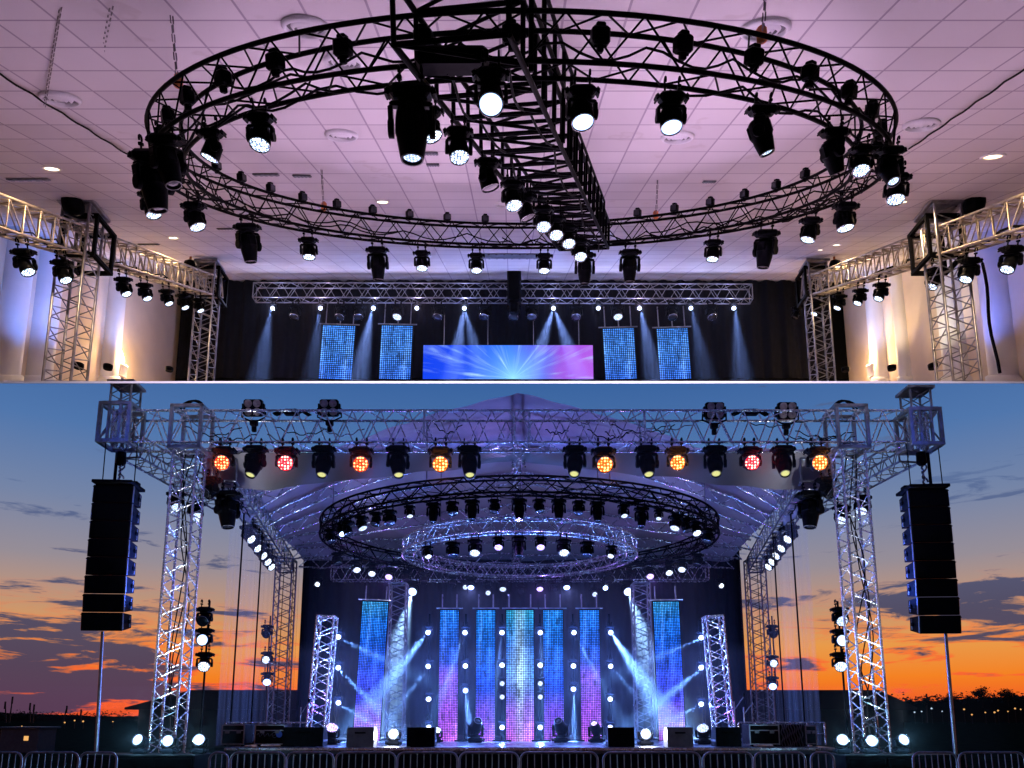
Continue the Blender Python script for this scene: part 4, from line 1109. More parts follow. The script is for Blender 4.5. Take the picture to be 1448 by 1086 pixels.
# inner side trusses, back towers, rear truss
DRB = 28.2
xb = P(1070, 850, DRB).x - P(402, 850, DRB).x; xbc = (P(1070, 850, DRB).x + P(402, 850, DRB).x) / 2
z_b = P(724, 792, DRB).z
for s in (-1, 1):
    x = xbc + s * xb / 2
    r = thing('back_tower', 'purple-tinged back tower of the outdoor stage, %s' % ('mast side' if s < 0 else 'tree side'), 'truss tower', (x, DRB, 0))
    truss_parts(r, Vector((x, DRB, .02)), Vector((x, DRB, z_b)), .60, .60, (0, 1, 0), .5, M['alu_dull'], M['alu_dull'], .03, .015)
    mb = MB(); mb.box((0, 0, .02), (1, 1, .04), .01); mb.build('base_plate', M['alu_dull'], r)
    p0 = Vector((XC0 + s * (XTW - .55), D0 + .7, zb_ - .30)); p1 = Vector((x, DRB, z_b - .2))
    st_ = truss('roof_side_truss', 'side truss of the stage roof hung with a row of lights, %s' % ('mast side' if s < 0 else 'tree side'), 'truss', p0, p1, .5, .55, .6, 'alu_dull', .028, .014)
    # lights in a row along it
    for k, f in enumerate((.02, .30, .40, .49, .57, .64)):
        q = p0.lerp(p1, f) - Vector((0, 0, .33))
        if k == 0:
            spawn('profile', q + Vector((-s * .1, -.1, 0)), Vector((-s * .15, -.1, -1)), 'glass_dark', 'biggest dark moving head at the front of the roof side truss, %s' % ('mast side' if s < 0 else 'tree side'), 'lights under the roof side trusses', 1.25)
            spawn('wash', q + Vector((s * .2, -.35, .25)), Vector((s * .5, -.5, -.6)), 'glass_dark', 'dark wash light above the biggest moving head of the roof side truss, %s' % ('mast side' if s < 0 else 'tree side'), 'lights under the roof side trusses', 1.3)
        else:
            spawn('beam', q, Vector((-s * .75, -.35, -.62)), 'white_lit', 'lit light under the roof side truss, %s of its row, %s' % (ordn(k - 1), 'mast side' if s < 0 else 'tree side'), 'lights under the roof side trusses', 1.3)
    mb = MB(); rnd = random.Random(5 + s)
    for k in range(7):
        m_ = MB(); f0 = rnd.random() * .3; pts = []
        for i in range(15):
            q = p0.lerp(p1, f0 + .03 * i); pts.append(q - p0 + Vector((rnd.uniform(-.1, .1), 0, -.2 - .12 * abs(sin(i * .8 + k)))))
        m_.path(pts, .014, 5); m_.build('cable', M['black'], st_)
DT2 = 28.0
hh = (P(724, 801, DT2) - P(724, 821, DT2)).length
truss('rear_truss', 'silver-violet truss across the back of the outdoor stage', 'truss', P(470, 811, DT2), P(1000, 811, DT2), .45, hh, .6, 'alu', .026, .014)

# canopy
M['canopy'] = pbr('canopy_fabric', (0.30, 0.27, 0.32), 0.8, 0, 0.22, 0.8, 0.6, 3.0, spec=.15)
nt = M['canopy'].node_tree; b = nt.nodes['Principled BSDF']                 # thin cloth: light inside shows through
tl = N(nt, 'ShaderNodeBsdfTranslucent'); tl.inputs[0].default_value = (.75, .62, .72, 1); mx = N(nt, 'ShaderNodeMixShader'); mx.inputs[0].default_value = .33
nt.links.new(b.outputs[0], mx.inputs[1]); nt.links.new(tl.outputs[0], mx.inputs[2]); nt.links.new(mx.outputs[0], nt.nodes['Material Output'].inputs[0])
zf, zr = P(724, 634, 17.1).z, P(724, 790, DRB).z
PROF = [(0, 551), (10, 554), (90, 574), (170, 594), (250, 612), (330, 628), (420, 640)]
def ridge_z(ax):
    dpx = ax / pxm(20.8, 600)
    for (a, y0), (b_, y1) in zip(PROF, PROF[1:]):
        if dpx <= b_: return P(724, y0 + (y1 - y0) * (dpx - a) / (b_ - a), 20.8).z
    return P(724, 640, 20.8).z
def canopy(u, v):
    D = 17.1 + (DRB + .3 - 17.1) * v; hw = XTW - .15 + .7 * v
    x = XC0 + hw * (2 * u - 1)
    eave = zf + (zr - zf) * v
    t = v / .33 if v < .33 else (1 - v) / .67
    t = t ** 1.15
    edge = 1 - abs(2 * u - 1) ** 4
    z = eave + max(0, ridge_z(abs(x - XC0)) - eave) * t * edge
    z -= .10 * abs(sin(v * pi * 5)) * edge * (1 - t * .5) - .03 * sin(u * 40 + v * 9) * (1 - t)
    z += .018 * sin(u * 71 + sin(v * 23) * 2) + .014 * sin(v * 88 + sin(u * 31) * 2.5)
    return (x, D, z)
cn = thing('roof_canopy', 'pale grey fabric roof with a low peak over the outdoor stage, violet-lit underneath', 'canopy', (XC0, 17.1, zf))
mb = MB(); mb.grid(canopy, 200, 140)
o = mb.build('fabric', M['canopy'], cn); o.location = -cn.location
for k, v in enumerate((.14, .24, .34, .46, .58, .70, .82, .93)):
    m_ = MB(); pts = [Vector(canopy(i / 40, v)) - Vector((0, 0, .12)) for i in range(41)]
    m_.path(pts, .034, 6); lo = [p - Vector((0, 0, .34)) for p in pts]; m_.path(lo, .028, 6)
    for i in range(40): m_.tube(pts[i] if i % 2 else lo[i], lo[i + 1] if i % 2 else pts[i + 1], .017, 5, caps=False)
    o = m_.build('roof_beam', M['alu'], cn); o.location = -cn.location
m_ = MB(); pts = [Vector(canopy(.5, i / 30)) - Vector((0, 0, .10)) for i in range(31)]
for dx in (-.14, .14): m_.path([p + Vector((dx, 0, 0)) for p in pts], .028, 6); m_.path([p + Vector((dx, 0, -.36)) for p in pts], .028, 6)
for i in range(30): m_.tube(pts[i] + Vector((-.14, 0, 0)), pts[i + 1] + Vector((.14, 0, -.36)), .013, 5); m_.tube(pts[i] + Vector((.14, 0, 0)), pts[i + 1] + Vector((-.14, 0, -.36)), .013, 5)
o = m_.build('ridge_beam', M['alu'], cn); o.location = -cn.location
M['valance'] = pbr('valance_fabric', (0.26, 0.23, 0.24), 0.8, 0, 0.12, 1.0, 0.4, 4.0)
m_ = MB()
def val(u, v):
    x = XC0 - XTW + .1 + (2 * XTW - .2) * u
    drop = .78 * (min(1, abs(2 * u - 1) ** 1.0 * 1.1 + .12))
    return (x, 17.3 + .5 * v + .05 * sin(u * 60 + v * 3) + .03 * sin(u * 23), zf + .02 - drop * v + .02 * sin(u * 44))
m_.grid(val, 160, 8); o = m_.build('valance', M['valance'], cn); o.location = -cn.location
for s in (-1, 1):
    m_ = MB()
    def sval(u, v):
        return (XC0 + s * (XTW - .12 + .04 * sin(u * 30 + v * 4)), 17.2 + 3.6 * u, zf - .55 * u - .85 * v * (1 - .55 * u) + .02 * sin(u * 20))
    m_.grid(sval, 50, 8); o = m_.build('side_valance', M['valance'], cn); o.location = -cn.location

# side scrims: thin mesh one sees the sunset through
m, nt, b = newmat('scrim_mesh'); b.inputs['Base Color'].default_value = (.60, .56, .55, 1); b.inputs['Roughness'].default_value = .8
tr_ = N(nt, 'ShaderNodeBsdfTransparent'); mx = N(nt, 'ShaderNodeMixShader')
tc = N(nt, 'ShaderNodeTexCoord'); sep = N(nt, 'ShaderNodeSeparateXYZ'); nt.links.new(tc.outputs['Object'], sep.inputs[0])
wv = math_(nt, 'SINE', math_(nt, 'MULTIPLY', sep.outputs[1], 19.0))
nt.links.new(math_(nt, 'MULTIPLY_ADD', wv, .025, .08), mx.inputs[0])
nt.links.new(tr_.outputs[0], mx.inputs[1]); nt.links.new(b.outputs[0], mx.inputs[2]); nt.links.new(mx.outputs[0], nt.nodes['Material Output'].inputs[0])
M['scrim'] = m
for s in (-1, 1):
    mb = MB()
    x0, x1 = XC0 + s * (XTW - .45), xbc + s * (xb / 2 - .5)
    def scr(u, v):
        D = 18.2 + (DRB - 18.0) * u; zt3 = (zb_ - .9) + (z_b - .5 - zb_ + .9) * u
        return (x0 + (x1 - x0) * u + .05 * sin(u * 55), D, ZF + (zt3 - ZF) * v)
    mb.grid(scr, 160, 3)
    tag(mb.build('side_scrim', M['scrim']), 'thin pale mesh curtain closing the stage side, sunset showing through, %s' % ('mast side' if s < 0 else 'tree side'), 'scrim')
    for k, f in enumerate((.10, .32, .62, .8)):
        mb = MB(); p = Vector(scr(f, 1)); mb.tube((0, 0, 0), (0, 0, ZF - p.z), .022 if k < 2 else .012, 5); o = mb.build('scrim_cord', M['black']); o.location = p + Vector((-s * .12, -.06, 0))
        tag(o, 'thin dark cord before the side mesh, %s from the front, %s' % (ordn(k), 'mast side' if s < 0 else 'tree side'), 'cord')

# the two rings inside the roof
def ring_from(pyn, pyf, dn, xc_px):
    zn = P(724, pyn, dn).z; h = zn - CAM.z
    # depth at which the same height appears at pyf
    lo, hi = dn, 60
    for _ in range(60):
        mid = (lo + hi) / 2
        if proj((0, mid, zn))[1] < pyf: lo = mid
        else: hi = mid
    return zn, dn, lo
zn, dn, df = ring_from(673, 797, 17.75, 733)
R1c = Vector((P(734, 740, (dn + df) / 2).x, (dn + df) / 2, zn - .2)); R1y = (df - dn) / 2 - .15
R1x = 276 / FPX * (R1c - CAM).dot(F_) * .985 - .1
ring_truss('ring_truss', 'dark round truss hung under the outdoor canopy, wider of the two hoops', R1c, (0, 0, 0), R1x, R1y, .34, .40, 40, M['truss_black'], M['truss_black'], .030, .016, cables=26, seed=4)
zn2, dn2, df2 = ring_from(731, 802, 19.6, 735)
R2c = Vector((P(735, 776, (dn2 + df2) / 2).x, (dn2 + df2) / 2, zn2 - .18)); R2y = (df2 - dn2) / 2 - .15
R2x = 163 / FPX * (R2c - CAM).dot(F_) * .985 - .1
ring_truss('ring_truss', 'shiny silver round truss hung inside and below the dark hoop', R2c, (0, 0, 0), R2x, R2y, .34, .36, 34, M['alu'], M['alu'], .036, .017)
def rp(c, rx, ry, t, dz): return c + Vector((rx * cos(t), ry * sin(t), dz))
def rfind(c, rx, ry, px, far, dz):
    lo, hi = (0.0, pi) if far else (pi, 2 * pi)
    return min((abs(proj(rp(c, rx, ry, lo + (hi - lo) * i / 800, dz))[0] - px), lo + (hi - lo) * i / 800) for i in range(801))[1]
def ring_lights(c, rx, ry, dz, lst, what, group):
    n = {0: 0, 1: 0}
    lst = sorted(lst, key=lambda q: (q[1], q[0]))
    for px, far, kind, lens, ax, tw, s in lst:
        t = rfind(c, rx, ry, px, far, dz)
        lab = "%s %s on the %s's %s, %s from the mast side" % ({'profile': 'large', 'wash': 'mid-sized', 'beam': 'small'}[kind], 'unlit light' if lens == 'glass_dark' else 'glowing light', what, 'far half' if far else 'near half', ordn(n[far])); n[far] += 1
        r, lp, a = spawn(kind, rp(c, rx, ry, t, dz - .02), Vector((ax, -tw, -1)), lens, lab, group, s * (.9 if far else 1))
        if lens == 'violet_lit': pointl('hoop_glow', lp + a * .08, 50, (.35, .2, 1), .03)
        elif lens in ('white_lit', 'blue_lit') and 'silver' in what: spot('hoop_beam', lp + a * .03, a, 220, (.3, .35, 1), 120, .6, .04)
ring_lights(R1c, R1x, R1y, -.2, [
    (468, 0, 'wash', 'glass_dark', .3, .2, 1.0), (484, 0, 'wash', 'blue_lit', .5, .5, .95), (512, 0, 'wash', 'white_dim', .5, .3, 1.0), (551, 0, 'wash', 'glass_dark', .2, .4, 1.05), (580, 0, 'beam', 'white_dim', .2, .4, .8), (613, 0, 'profile', 'glass_dark', 0, .2, .72), (668, 0, 'profile', 'glass_dark', 0, .2, .72), (734, 0, 'profile', 'glass_dark', 0, .2, .75),
    (790, 0, 'profile', 'glass_dark', 0, .2, .72), (844, 0, 'profile', 'glass_dark', 0, .2, .72), (881, 0, 'beam', 'white_dim', .1, .5, .85), (907, 0, 'profile', 'glass_dark', -.1, .25, .74), (931, 0, 'beam', 'white_dim', -.2, .5, .7), (955, 0, 'wash', 'white_dim', -.4, .4, 1.05), (983, 0, 'wash', 'white_lit', .2, .7, 1.0), (1000, 0, 'wash', 'glass_dark', -.3, .2, 1.05),
    (492, 0, 'wash', 'glass_dark', .4, .1, 1.05), (532, 0, 'wash', 'glass_dark', -.3, .3, .95), (640, 0, 'wash', 'glass_dark', .2, .3, .9), (700, 0, 'wash', 'glass_dark', -.2, .2, .9), (762, 0, 'wash', 'glass_dark', .2, .2, .9), (818, 0, 'wash', 'glass_dark', -.1, .3, .9), (969, 0, 'wash', 'glass_dark', .3, .2, 1.0), (478, 1, 'wash', 'glass_dark', .3, .3, 1.2), (575, 1, 'wash', 'glass_dark', .1, .4, 1.2), (690, 1, 'wash', 'glass_dark', 0, .5, 1.1), (780, 1, 'wash', 'glass_dark', 0, .5, 1.1), (890, 1, 'wash', 'glass_dark', -.1, .4, 1.2), (986, 1, 'wash', 'glass_dark', -.3, .3, 1.2),
    (505, 1, 'wash', 'white_lit', .3, .8, 1.2), (527, 1, 'wash', 'white_lit', .1, .9, 1.2), (551, 1, 'wash', 'violet_lit', 0, 1.0, 1.2), (600, 1, 'wash', 'glass_dark', 0, .5, 1.2), (640, 1, 'wash', 'glass_dark', 0, .5, 1.2), (860, 1, 'wash', 'glass_dark', 0, .5, 1.2), (918, 1, 'wash', 'violet_lit', 0, 1.0, 1.2), (945, 1, 'wash', 'white_lit', 0, .9, 1.2), (964, 1, 'wash', 'white_lit', -.3, .8, 1.2)],
    'dark outdoor hoop', 'lights on the dark outdoor hoop')
ring_lights(R2c, R2x, R2y, -.18, [
    (605, 0, 'beam', 'white_lit', .3, .6, .9), (640, 0, 'wash', 'glass_dark', .1, .3, 1.1), (672, 0, 'wash', 'white_lit', -.05, .7, 1.15), (705, 0, 'wash', 'violet_lit', 0, .8, .9), (734, 0, 'profile', 'glass_dark', 0, .25, .78), (764, 0, 'wash', 'violet_lit', 0, .8, .9), (797, 0, 'wash', 'white_lit', .05, .7, 1.15), (830, 0, 'wash', 'glass_dark', -.1, .3, 1.1), (864, 0, 'beam', 'white_lit', -.3, .6, .9),
    (711, 1, 'wash', 'white_dim', 0, .8, 1.1), (763, 1, 'wash', 'violet_lit', 0, .8, 1.1), (666, 1, 'wash', 'blue_lit', 0, .8, 1.1), (801, 1, 'wash', 'blue_lit', 0, .8, 1.1)],
    'silver outdoor hoop', 'lights on the silver outdoor hoop')
# hangers for the rings
for k, (c, rx, ry, dz, t) in enumerate([(R1c, R1x, R1y, .2, 3.6), (R1c, R1x, R1y, .2, 4.3), (R1c, R1x, R1y, .2, 5.1), (R1c, R1x, R1y, .2, 5.8), (R2c, R2x, R2y, .18, 4.0), (R2c, R2x, R2y, .18, 5.4), (R2c, R2x, R2y, .18, 4.71)]):
    p = rp(c, rx, ry, t, dz); v = (p.y - 17.1) / (DRB + .3 - 17.1); u = ((p.x - XC0) / (XTW - .15 + .7 * v) + 1) / 2
    zc = canopy(u, v)[2] - .1
    mb = MB(); mb.tube((0, 0, 0), (0, 0, max(.2, zc - p.z)), .014, 5); o = mb.build('hanging_wire', M['steel']); o.location = p
    tag(o, 'thin steel wire from the canopy to the %s hoop, %s from the mast side' % ('dark' if k < 4 else 'silver', ['first', 'second', 'third', 'fourth', 'first', 'third', 'middle'][k]), 'wire')

# LED panels of the stage
DPN = 21.6
def panel(px0, px1, py0, py1, kind, lab, lean=0.0, D=DPN, nx=12):
    k = pxm(D, 950); w = (px1 - px0) * k; t = P((px0 + px1) / 2, py0, D); b_ = P((px0 + px1) / 2, py1, D); h = t.z - b_.z
    led_panel('led_column', lab, 'LED panels at the back of the outdoor stage', b_ + Vector((-h * tan(lean) / 2, 0, 0)), w, h, nx, round(nx * h / w), kind, lean, .45, (-.4, .4))
for a in ((503, 540, 851, 1047, 'side', 'tall leaning blue LED panel beside the white leaning mini tower, mast side', .035), (620, 646, 863, 1049, 'violet', 'LED panel with blue top and violet bottom, mast side of the centre', .0), (673, 699, 863, 1049, 'blue', 'narrow blue LED panel next to the wide central one, mast side', 0), (716, 755, 863, 1049, 'centre', 'wide central LED panel with a white burst of light', 0),
          (770, 797, 863, 1049, 'blue', 'narrow blue LED panel next to the wide central one, tree side', 0), (823, 850, 863, 1049, 'violet', 'LED panel with blue top and violet bottom, tree side of the centre', 0), (931, 968, 851, 1047, 'side', 'tall leaning blue LED panel beside the white leaning mini tower, tree side', -.012)):
    panel(*a, nx=16 if a[1] - a[0] > 30 else 11)

# inner lamp-post towers and short white towers on stage
for px, lean, mat, lab, w_, D, y0 in ((561, 0, 'alu_dull', 'thin dim violet truss tower behind the blazing floor lamp, mast side', .5, 23.5, 826), (909, 0, 'alu_dull', 'thin dim violet truss tower behind the blazing floor lamp, tree side', .5, 23.5, 826),
                              (456, .022, 'alu', 'short brilliant white truss tower on the stage, mast side', .44, 20.5, 872), (1015, -.022, 'alu', 'short brilliant white truss tower on the stage, tree side', .44, 20.5, 872)):
    zt4 = P(px, y0, D).z; x = P(px, 940, D).x
    r = thing('stage_mast', lab, 'truss tower', (x, D, ZF))
    truss_parts(r, Vector((x - lean * 3.5 * 1, D, ZF + .01)), Vector((x + lean * 3.5, D, zt4)), w_, w_, (0, 1, 0), .42, M[mat], M[mat], .026, .014)
    mb = MB(); mb.box((-lean * 3.5, 0, .015), (.7, .7, .03), .005); mb.build('base_plate', M['black'], r)

# lamps on vertical pipes at the back of the stage
DPP = 21.25
PIPES = {606: [(893, 'blue_lit'), (941, 'white_hot'), (988, 'white_hot'), (1028, 'white_hot')], 658: [(893, 'white_hot'), (941, 'white_hot'), (975, 'white_hot')], 710: [(893, 'white_hot'), (940, 'white_hot'), (966, 'white_dim'), (985, 'white_dim'), (1028, 'white_hot')],
         764: [(893, 'white_hot'), (940, 'white_hot'), (966, 'white_dim'), (985, 'white_dim'), (1028, 'white_hot')], 811: [(893, 'white_hot'), (941, 'white_hot'), (973, 'white_hot')], 863: [(893, 'blue_lit'), (941, 'white_hot'), (988, 'white_hot'), (1028, 'white_hot')],
         477: [(900, 'white_hot'), (943, 'white_hot'), (993, 'white_hot')], 993: [(901, 'white_hot'), (943, 'white_hot'), (995, 'white_hot')]}
BEAMS = {(606, 893): (-.75, -.15, -1, 13), (658, 893): (-.35, -.1, -1, 8), (477, 900): (.95, -.1, -.45, 9), (477, 943): (.8, -.1, -.75, 10), (477, 993): (.9, -.1, -.5, 10), (863, 893): (.62, -.1, -1, 15), (811, 893): (.5, -.1, -1, 8), (993, 901): (-.95, -.1, -.4, 8), (993, 943): (-.85, -.1, -.65, 11),
         (658, 975): (.15, -.15, -1, 12), (811, 973): (-.03, -.15, -1, 10), (606, 941): (-.5, -.1, -.75, 10), (863, 941): (.5, -.1, -.6, 9), (710, 893): (-.12, -.1, -1, 8), (764, 893): (.02, -.1, -1, 8), (993, 995): (-.9, -.1, -.4, 10)}
PN = {606: 'pipe outside the violet-bottomed panel, mast side', 658: 'pipe between violet and narrow blue panels, mast side', 710: 'pipe beside the central panel, mast side', 764: 'pipe beside the central panel, tree side', 811: 'pipe between narrow blue and violet panels, tree side', 863: 'pipe outside the violet-bottomed panel, tree side', 477: 'pipe by the short white tower, mast side', 993: 'pipe by the short white tower, tree side'}
SPOTS2 = []
for px, lst in PIPES.items():
    zt5 = P(px, lst[0][0] - 25, DPP + .2).z; x = P(px, 940, DPP + .2).x
    root = thing('lamp_pipe', 'thin upright black ' + PN[px], 'pipe stand', (x, DPP + .25, ZF))
    mb = MB(); mb.tube((0, 0, 0), (0, 0, zt5 - ZF), .026, 8); mb.build('pipe', M['black'], root)
    mb = MB(); mb.box((0, 0, .02), (.5, .5, .04), .01); mb.build('base_plate', M['black'], root)
    for k, (py, lens) in enumerate(lst):
        p = P(px, py, DPP - .05)
        bm = BEAMS.get((px, py))
        aim = Vector((0, -1, -.12)) if not bm else Vector((bm[0] * .35, -1, bm[2] * .35))
        r, lp, a = spawn('beam', p + Vector((0, .1, .25)), aim, lens, '%s light, %s from top, on the %s' % ('blue-white' if lens == 'blue_lit' else ('faint' if lens == 'white_dim' else 'glaring'), ordn(k), PN[px]), 'lights on the upright pipes of the stage', .70)
        if lens in ('white_hot', 'blue_lit'): pointl('pipe_glow', lp + Vector((0, -.06, 0)), 110, (.12, .25, 1), .02)
        if bm: SPOTS2.append((lp + Vector((0, -.06, -.02)), Vector(bm[:3]), bm[3], lens, (px, py)))
# big beam lights at the rear truss
for px, ax, lab in ((585, -.24, 'mast side'), (886, .30, 'tree side')):
    loc = P(px, 815, 24.6)
    r, lp, a = spawn('wash', loc, Vector((ax * .5, -1, -.6)), 'white_hot', 'big dazzling beam light under the rear truss, ' + lab, 'big beams under the rear truss', 1.25)
    SPOTS2.append((lp, Vector((ax, .04, -1)), 21, 'white_hot', (px, 827)))
for k, (px, py, lens) in enumerate(((450, 824, 'white_lit'), (1018, 826, 'white_lit'), (658, 828, 'white_dim'), (690, 836, 'white_dim'), (840, 838, 'white_dim'), (855, 829, 'blue_lit'), (783, 832, 'glass_dark'), (736, 834, 'glass_dark'))):
    spawn('beam', P(px, py - 12, DT2 - .3), Vector((.1, -1, -.5)), lens, ['lone lit light before the back curtain, mast-side end', 'lone lit light before the back curtain, tree-side end', 'faint light under the rear truss above the violet panel', 'faint light under the rear truss above the narrow panel, mast side', 'faint light under the rear truss above the violet panel, tree side', 'blue light under the rear truss beside the big beam, tree side', 'unlit light under the rear truss above the narrow panel, tree side', 'unlit light under the rear truss above the central panel'][k], 'small lights under the rear truss', .95)

# floor lights
def floor_light(kind, px, py, D, aim, lens, lab, s, z=None, rz=0):
    loc = P(px, py, D); loc.z = (ZF if z is None else z) + 0.06 * s
    rot = Matrix.Rotation(pi, 3, 'Y')
    r, lp, a = spawn(kind, loc, aim, lens, lab, 'lights standing on the stage floor and ground', s, rot)
    for c in list(r.children):
        if c.name.startswith('clamp'):
            bpy.data.objects.remove(c)
    r.location.z = (ZF if z is None else z) - (.115 if kind != 'profile' else .135) * s
    d = r.location.z - loc.z
    return lp + Vector((0, 0, d))
DFL = 18.2
for px, lab in ((557, 'mast side'), (912, 'tree side')):
    lp = floor_light('wash', px, 1036, DFL, Vector((0, -1, .04)), 'white_hot', 'blazing white light standing at the stage front, ' + lab, 1.05)
    spot('floor_blaze', lp + Vector((0, -.05, 0)), (0, -1, .10), 60, (.9, .95, 1), 120, .7, .1)
    pointl('floor_glow', lp + Vector((0, -.14, .02)), 60, (.75, .82, 1), .12)
for k, (px, D, lens, kind, s) in enumerate(((468, 19.0, 'violet_lit', 'wash', 1.25), (995, 19.0, 'white_dim', 'wash', 1.2), (672, 20.4, 'glass_dark', 'profile', .95), (793, 20.4, 'glass_dark', 'profile', .95), (843, 20.4, 'violet_lit', 'profile', .85), (866, 19.4, 'white_lit', 'beam', .9), (617, 20.2, 'white_lit', 'beam', 1.0), (1018, 20.0, 'white_lit', 'beam', .8))):
    floor_light(kind, px, 1040, D, Vector(((-.3 if px > 724 else .3), -.8, .7)), lens, ['violet floor light beside the mast-side speaker wedge', 'dim white floor light before the tree-side white tower', 'tall unlit floor light at the foot of the narrow panel, mast side', 'tall unlit floor light at the foot of the narrow panel, tree side', 'floor light with a violet spark at the foot of the violet panel', 'small white floor light beside a wedge, tree side', 'small white floor light by the violet panel, mast side', 'small white floor light at the foot of the white tower'][k], s)
# three lights round the foot of each front tower, on a low black riser
for s in (-1, 1):
    xc = XC0 + s * XTW
    zz = P(724, 1064, D0 - .4).z
    mb = MB(); mb.box((0, 0, zz / 2), (2.3, .9, zz), .02)
    for k in range(3): mb.box((-.75 + .75 * k, -.455, zz * .5), (.70, .02, zz * .85), .005)
    o = mb.build('light_riser', M['black']); o.location = (xc, D0 - .95, 0)
    tag(o, 'black riser in front of the front tower carrying three lights, %s' % ('mast side' if s < 0 else 'tree side'), 'riser')
    for k, px in enumerate(((200, 241, 283) if s < 0 else (1190, 1229, 1273))):
        ax = (-.25, -.02, .18)[k]
        lp = floor_light('wash', px, 1042, D0 - .95, Vector((ax, -1, .12 if k == 1 else .35)), 'white_hot', '%s white light on the riser before the front tower, %s' % (['outer' if s < 0 else 'inner', 'middle', 'inner' if s < 0 else 'outer'][k], 'mast side' if s < 0 else 'tree side'), .98, zz)
        pointl('riser_glow', lp + Vector((0, -.10, 0)), 50, (.25, .6, .9), .03)
        if k != 1: spot('tower_light', lp + Vector((0, .05, .2)), Vector(((xc - lp.x) * .9, .9, 3.4)), 700, (.82, .86, 1), 44, .8, .08)
    spot('tower_foot_light', Vector((xc, D0, .9)), (0, .0, 1), 1300, (.85, .88, 1), 30, .8, .08)

# clusters of three lights on a pipe by the towers
for px, D, lst, lab in ((291, 18.4, ((872, 'glass_dark'), (902, 'white_hot'), (936, 'white_lit')), 'front pipe, mast side'), (379, 26.5, ((893, 'glass_dark'), (931, 'white_lit'), (960, 'blue_lit')), 'back pipe, mast side'),
                        (1186, 18.4, ((872, 'white_dim'), (903, 'white_hot'), (936, 'white_lit')), 'front pipe, tree side'), (1091, 26.5, ((893, 'glass_dark'), (936, 'white_lit'), (966, 'blue_lit')), 'back pipe, tree side')):
    x = P(px + 2, 900, D).x
    zt6 = P(px, lst[0][0] - 22, D).z
    root = thing('lamp_pipe', 'upright pipe with three lights beside the tower, ' + lab, 'pipe stand', (x, D, 0.0))
    mb = MB(); mb.tube((0, 0, 0), (0, 0, zt6), .026, 8); mb.build('pipe', M['black'], root)
    mb = MB(); mb.box((0, 0, .02), (.5, .5, .04), .01); mb.build('base_plate', M['black'], root)
    sd_ = 1 if px < 724 else -1
    for k, (py, lens) in enumerate(lst):
        p = P(px, py, D - .2) + Vector((-.03 * sd_, 0, .36))
        spawn('wash', p, Vector((.28 * sd_ * (k == 2) - .0, -1, -.05 if k == 1 else -.6)), lens, '%s of three lights on the %s' % (['top dark', 'middle bright', 'bottom bright'][k] if lens != 'white_dim' else 'top faint', lab), 'stacks of three lights beside the towers', 1.15)

# wedge monitors
def wedge(px0, px1, D, lab, mat, s_=1):
    k = pxm(D, 1045); w = (px1 - px0) * k; x = P((px0 + px1) / 2, 1045, D).x; h = .42; d = .46
    root = thing('wedge_monitor', lab, 'speaker', (x, D, ZF), None, 'wedge monitors along the stage front')
    mb = MB(); pr = [(-d / 2, 0), (d / 2, 0), (d / 2, h * .45), (d / 2 - .13, h), (-d / 2 + .02, h)]
    n = len(pr); vs = [(-w / 2, y, z) for y, z in pr] + [(w / 2, y, z) for y, z in pr]
    mb.add(vs, [tuple(range(n)), tuple(range(n, 2 * n))[::-1]] + [(i, n + i, n + (i + 1) % n, (i + 1) % n) for i in range(n)]); mb.build('cabinet', M[mat], root)
    mb = MB(); mb.tube((-w * .2, -d / 2 - .012, h * .72), (w * .2, -d / 2 - .012, h * .72), .016, 6); mb.build('handle', M['black'], root)
    mb = MB()
    for sx in (-1, 1): mb.box((sx * (w / 2 + .004), 0, h * .3), (.012, d * .8, .04))
    mb.build('side_rail', M['alu_dull'], root)
for a in ((404, 460, 17.8, 'wide black wedge monitor beside the flight cases, mast side', 'fixture'), (493, 531, 17.5, 'grey wedge monitor between black one and blazing light, mast side', 'fixture_grey'), (577, 616, 17.5, 'dark wedge monitor on the inner side of the blazing light, mast side', 'fixture'),
          (858, 895, 17.5, 'dark wedge monitor on the inner side of the blazing light, tree side', 'fixture'), (941, 977, 17.5, 'grey wedge monitor on the outer side of the blazing light, tree side', 'fixture_grey'), (1009, 1044, 17.8, 'wide black wedge monitor beside the flight cases, tree side', 'fixture')): wedge(*a)
# flight cases
def case(px0, px1, pyt, D, lab):
    k = pxm(D, 1040); w = (px1 - px0) * k; x = P((px0 + px1) / 2, 1040, D).x; h = P(px0, pyt, D).z - ZF; d = .6
    root = thing('flight_case', lab, 'flight case', (x, D, ZF), None, 'flight cases at the stage wings')
    mb = MB(); mb.box((0, 0, h / 2 + .03), (w - .02, d, h - .06), .01); mb.build('case', M['fixture'], root)
    mb = MB()
    for z in (.05, h * .72, h - .02):
        mb.box((0, -d / 2 - .004, z), (w, .014, .022))
    for sx in (-1, 1): mb.box((sx * (w / 2 - .012), -d / 2 - .006, h / 2), (.026, .014, h - .06))
    mb.build('edging', M['alu_dull'], root)
    mb = MB()
    for sx in (-.25, .25): mb.box((sx * w, -d / 2 - .015, h * .66), (.10, .02, .08), .008)
    mb.build('latch', M['steel'], root)
    for sx in (-1, 1):
        mb = MB(); mb.tube((sx * w * .38 - .03, -d * .3, .03), (sx * w * .38 + .03, -d * .3, .03), .04, 10); mb.build('caster', M['black'], root)
    return root, w, h, d
case(320, 352, 1024, 18.0, 'narrow black flight case at the outer wing, mast side')
fc, w, h, d = case(366, 408, 1024, 18.0, 'black flight case with faint marks on its front, mast side')
m_ = MB()
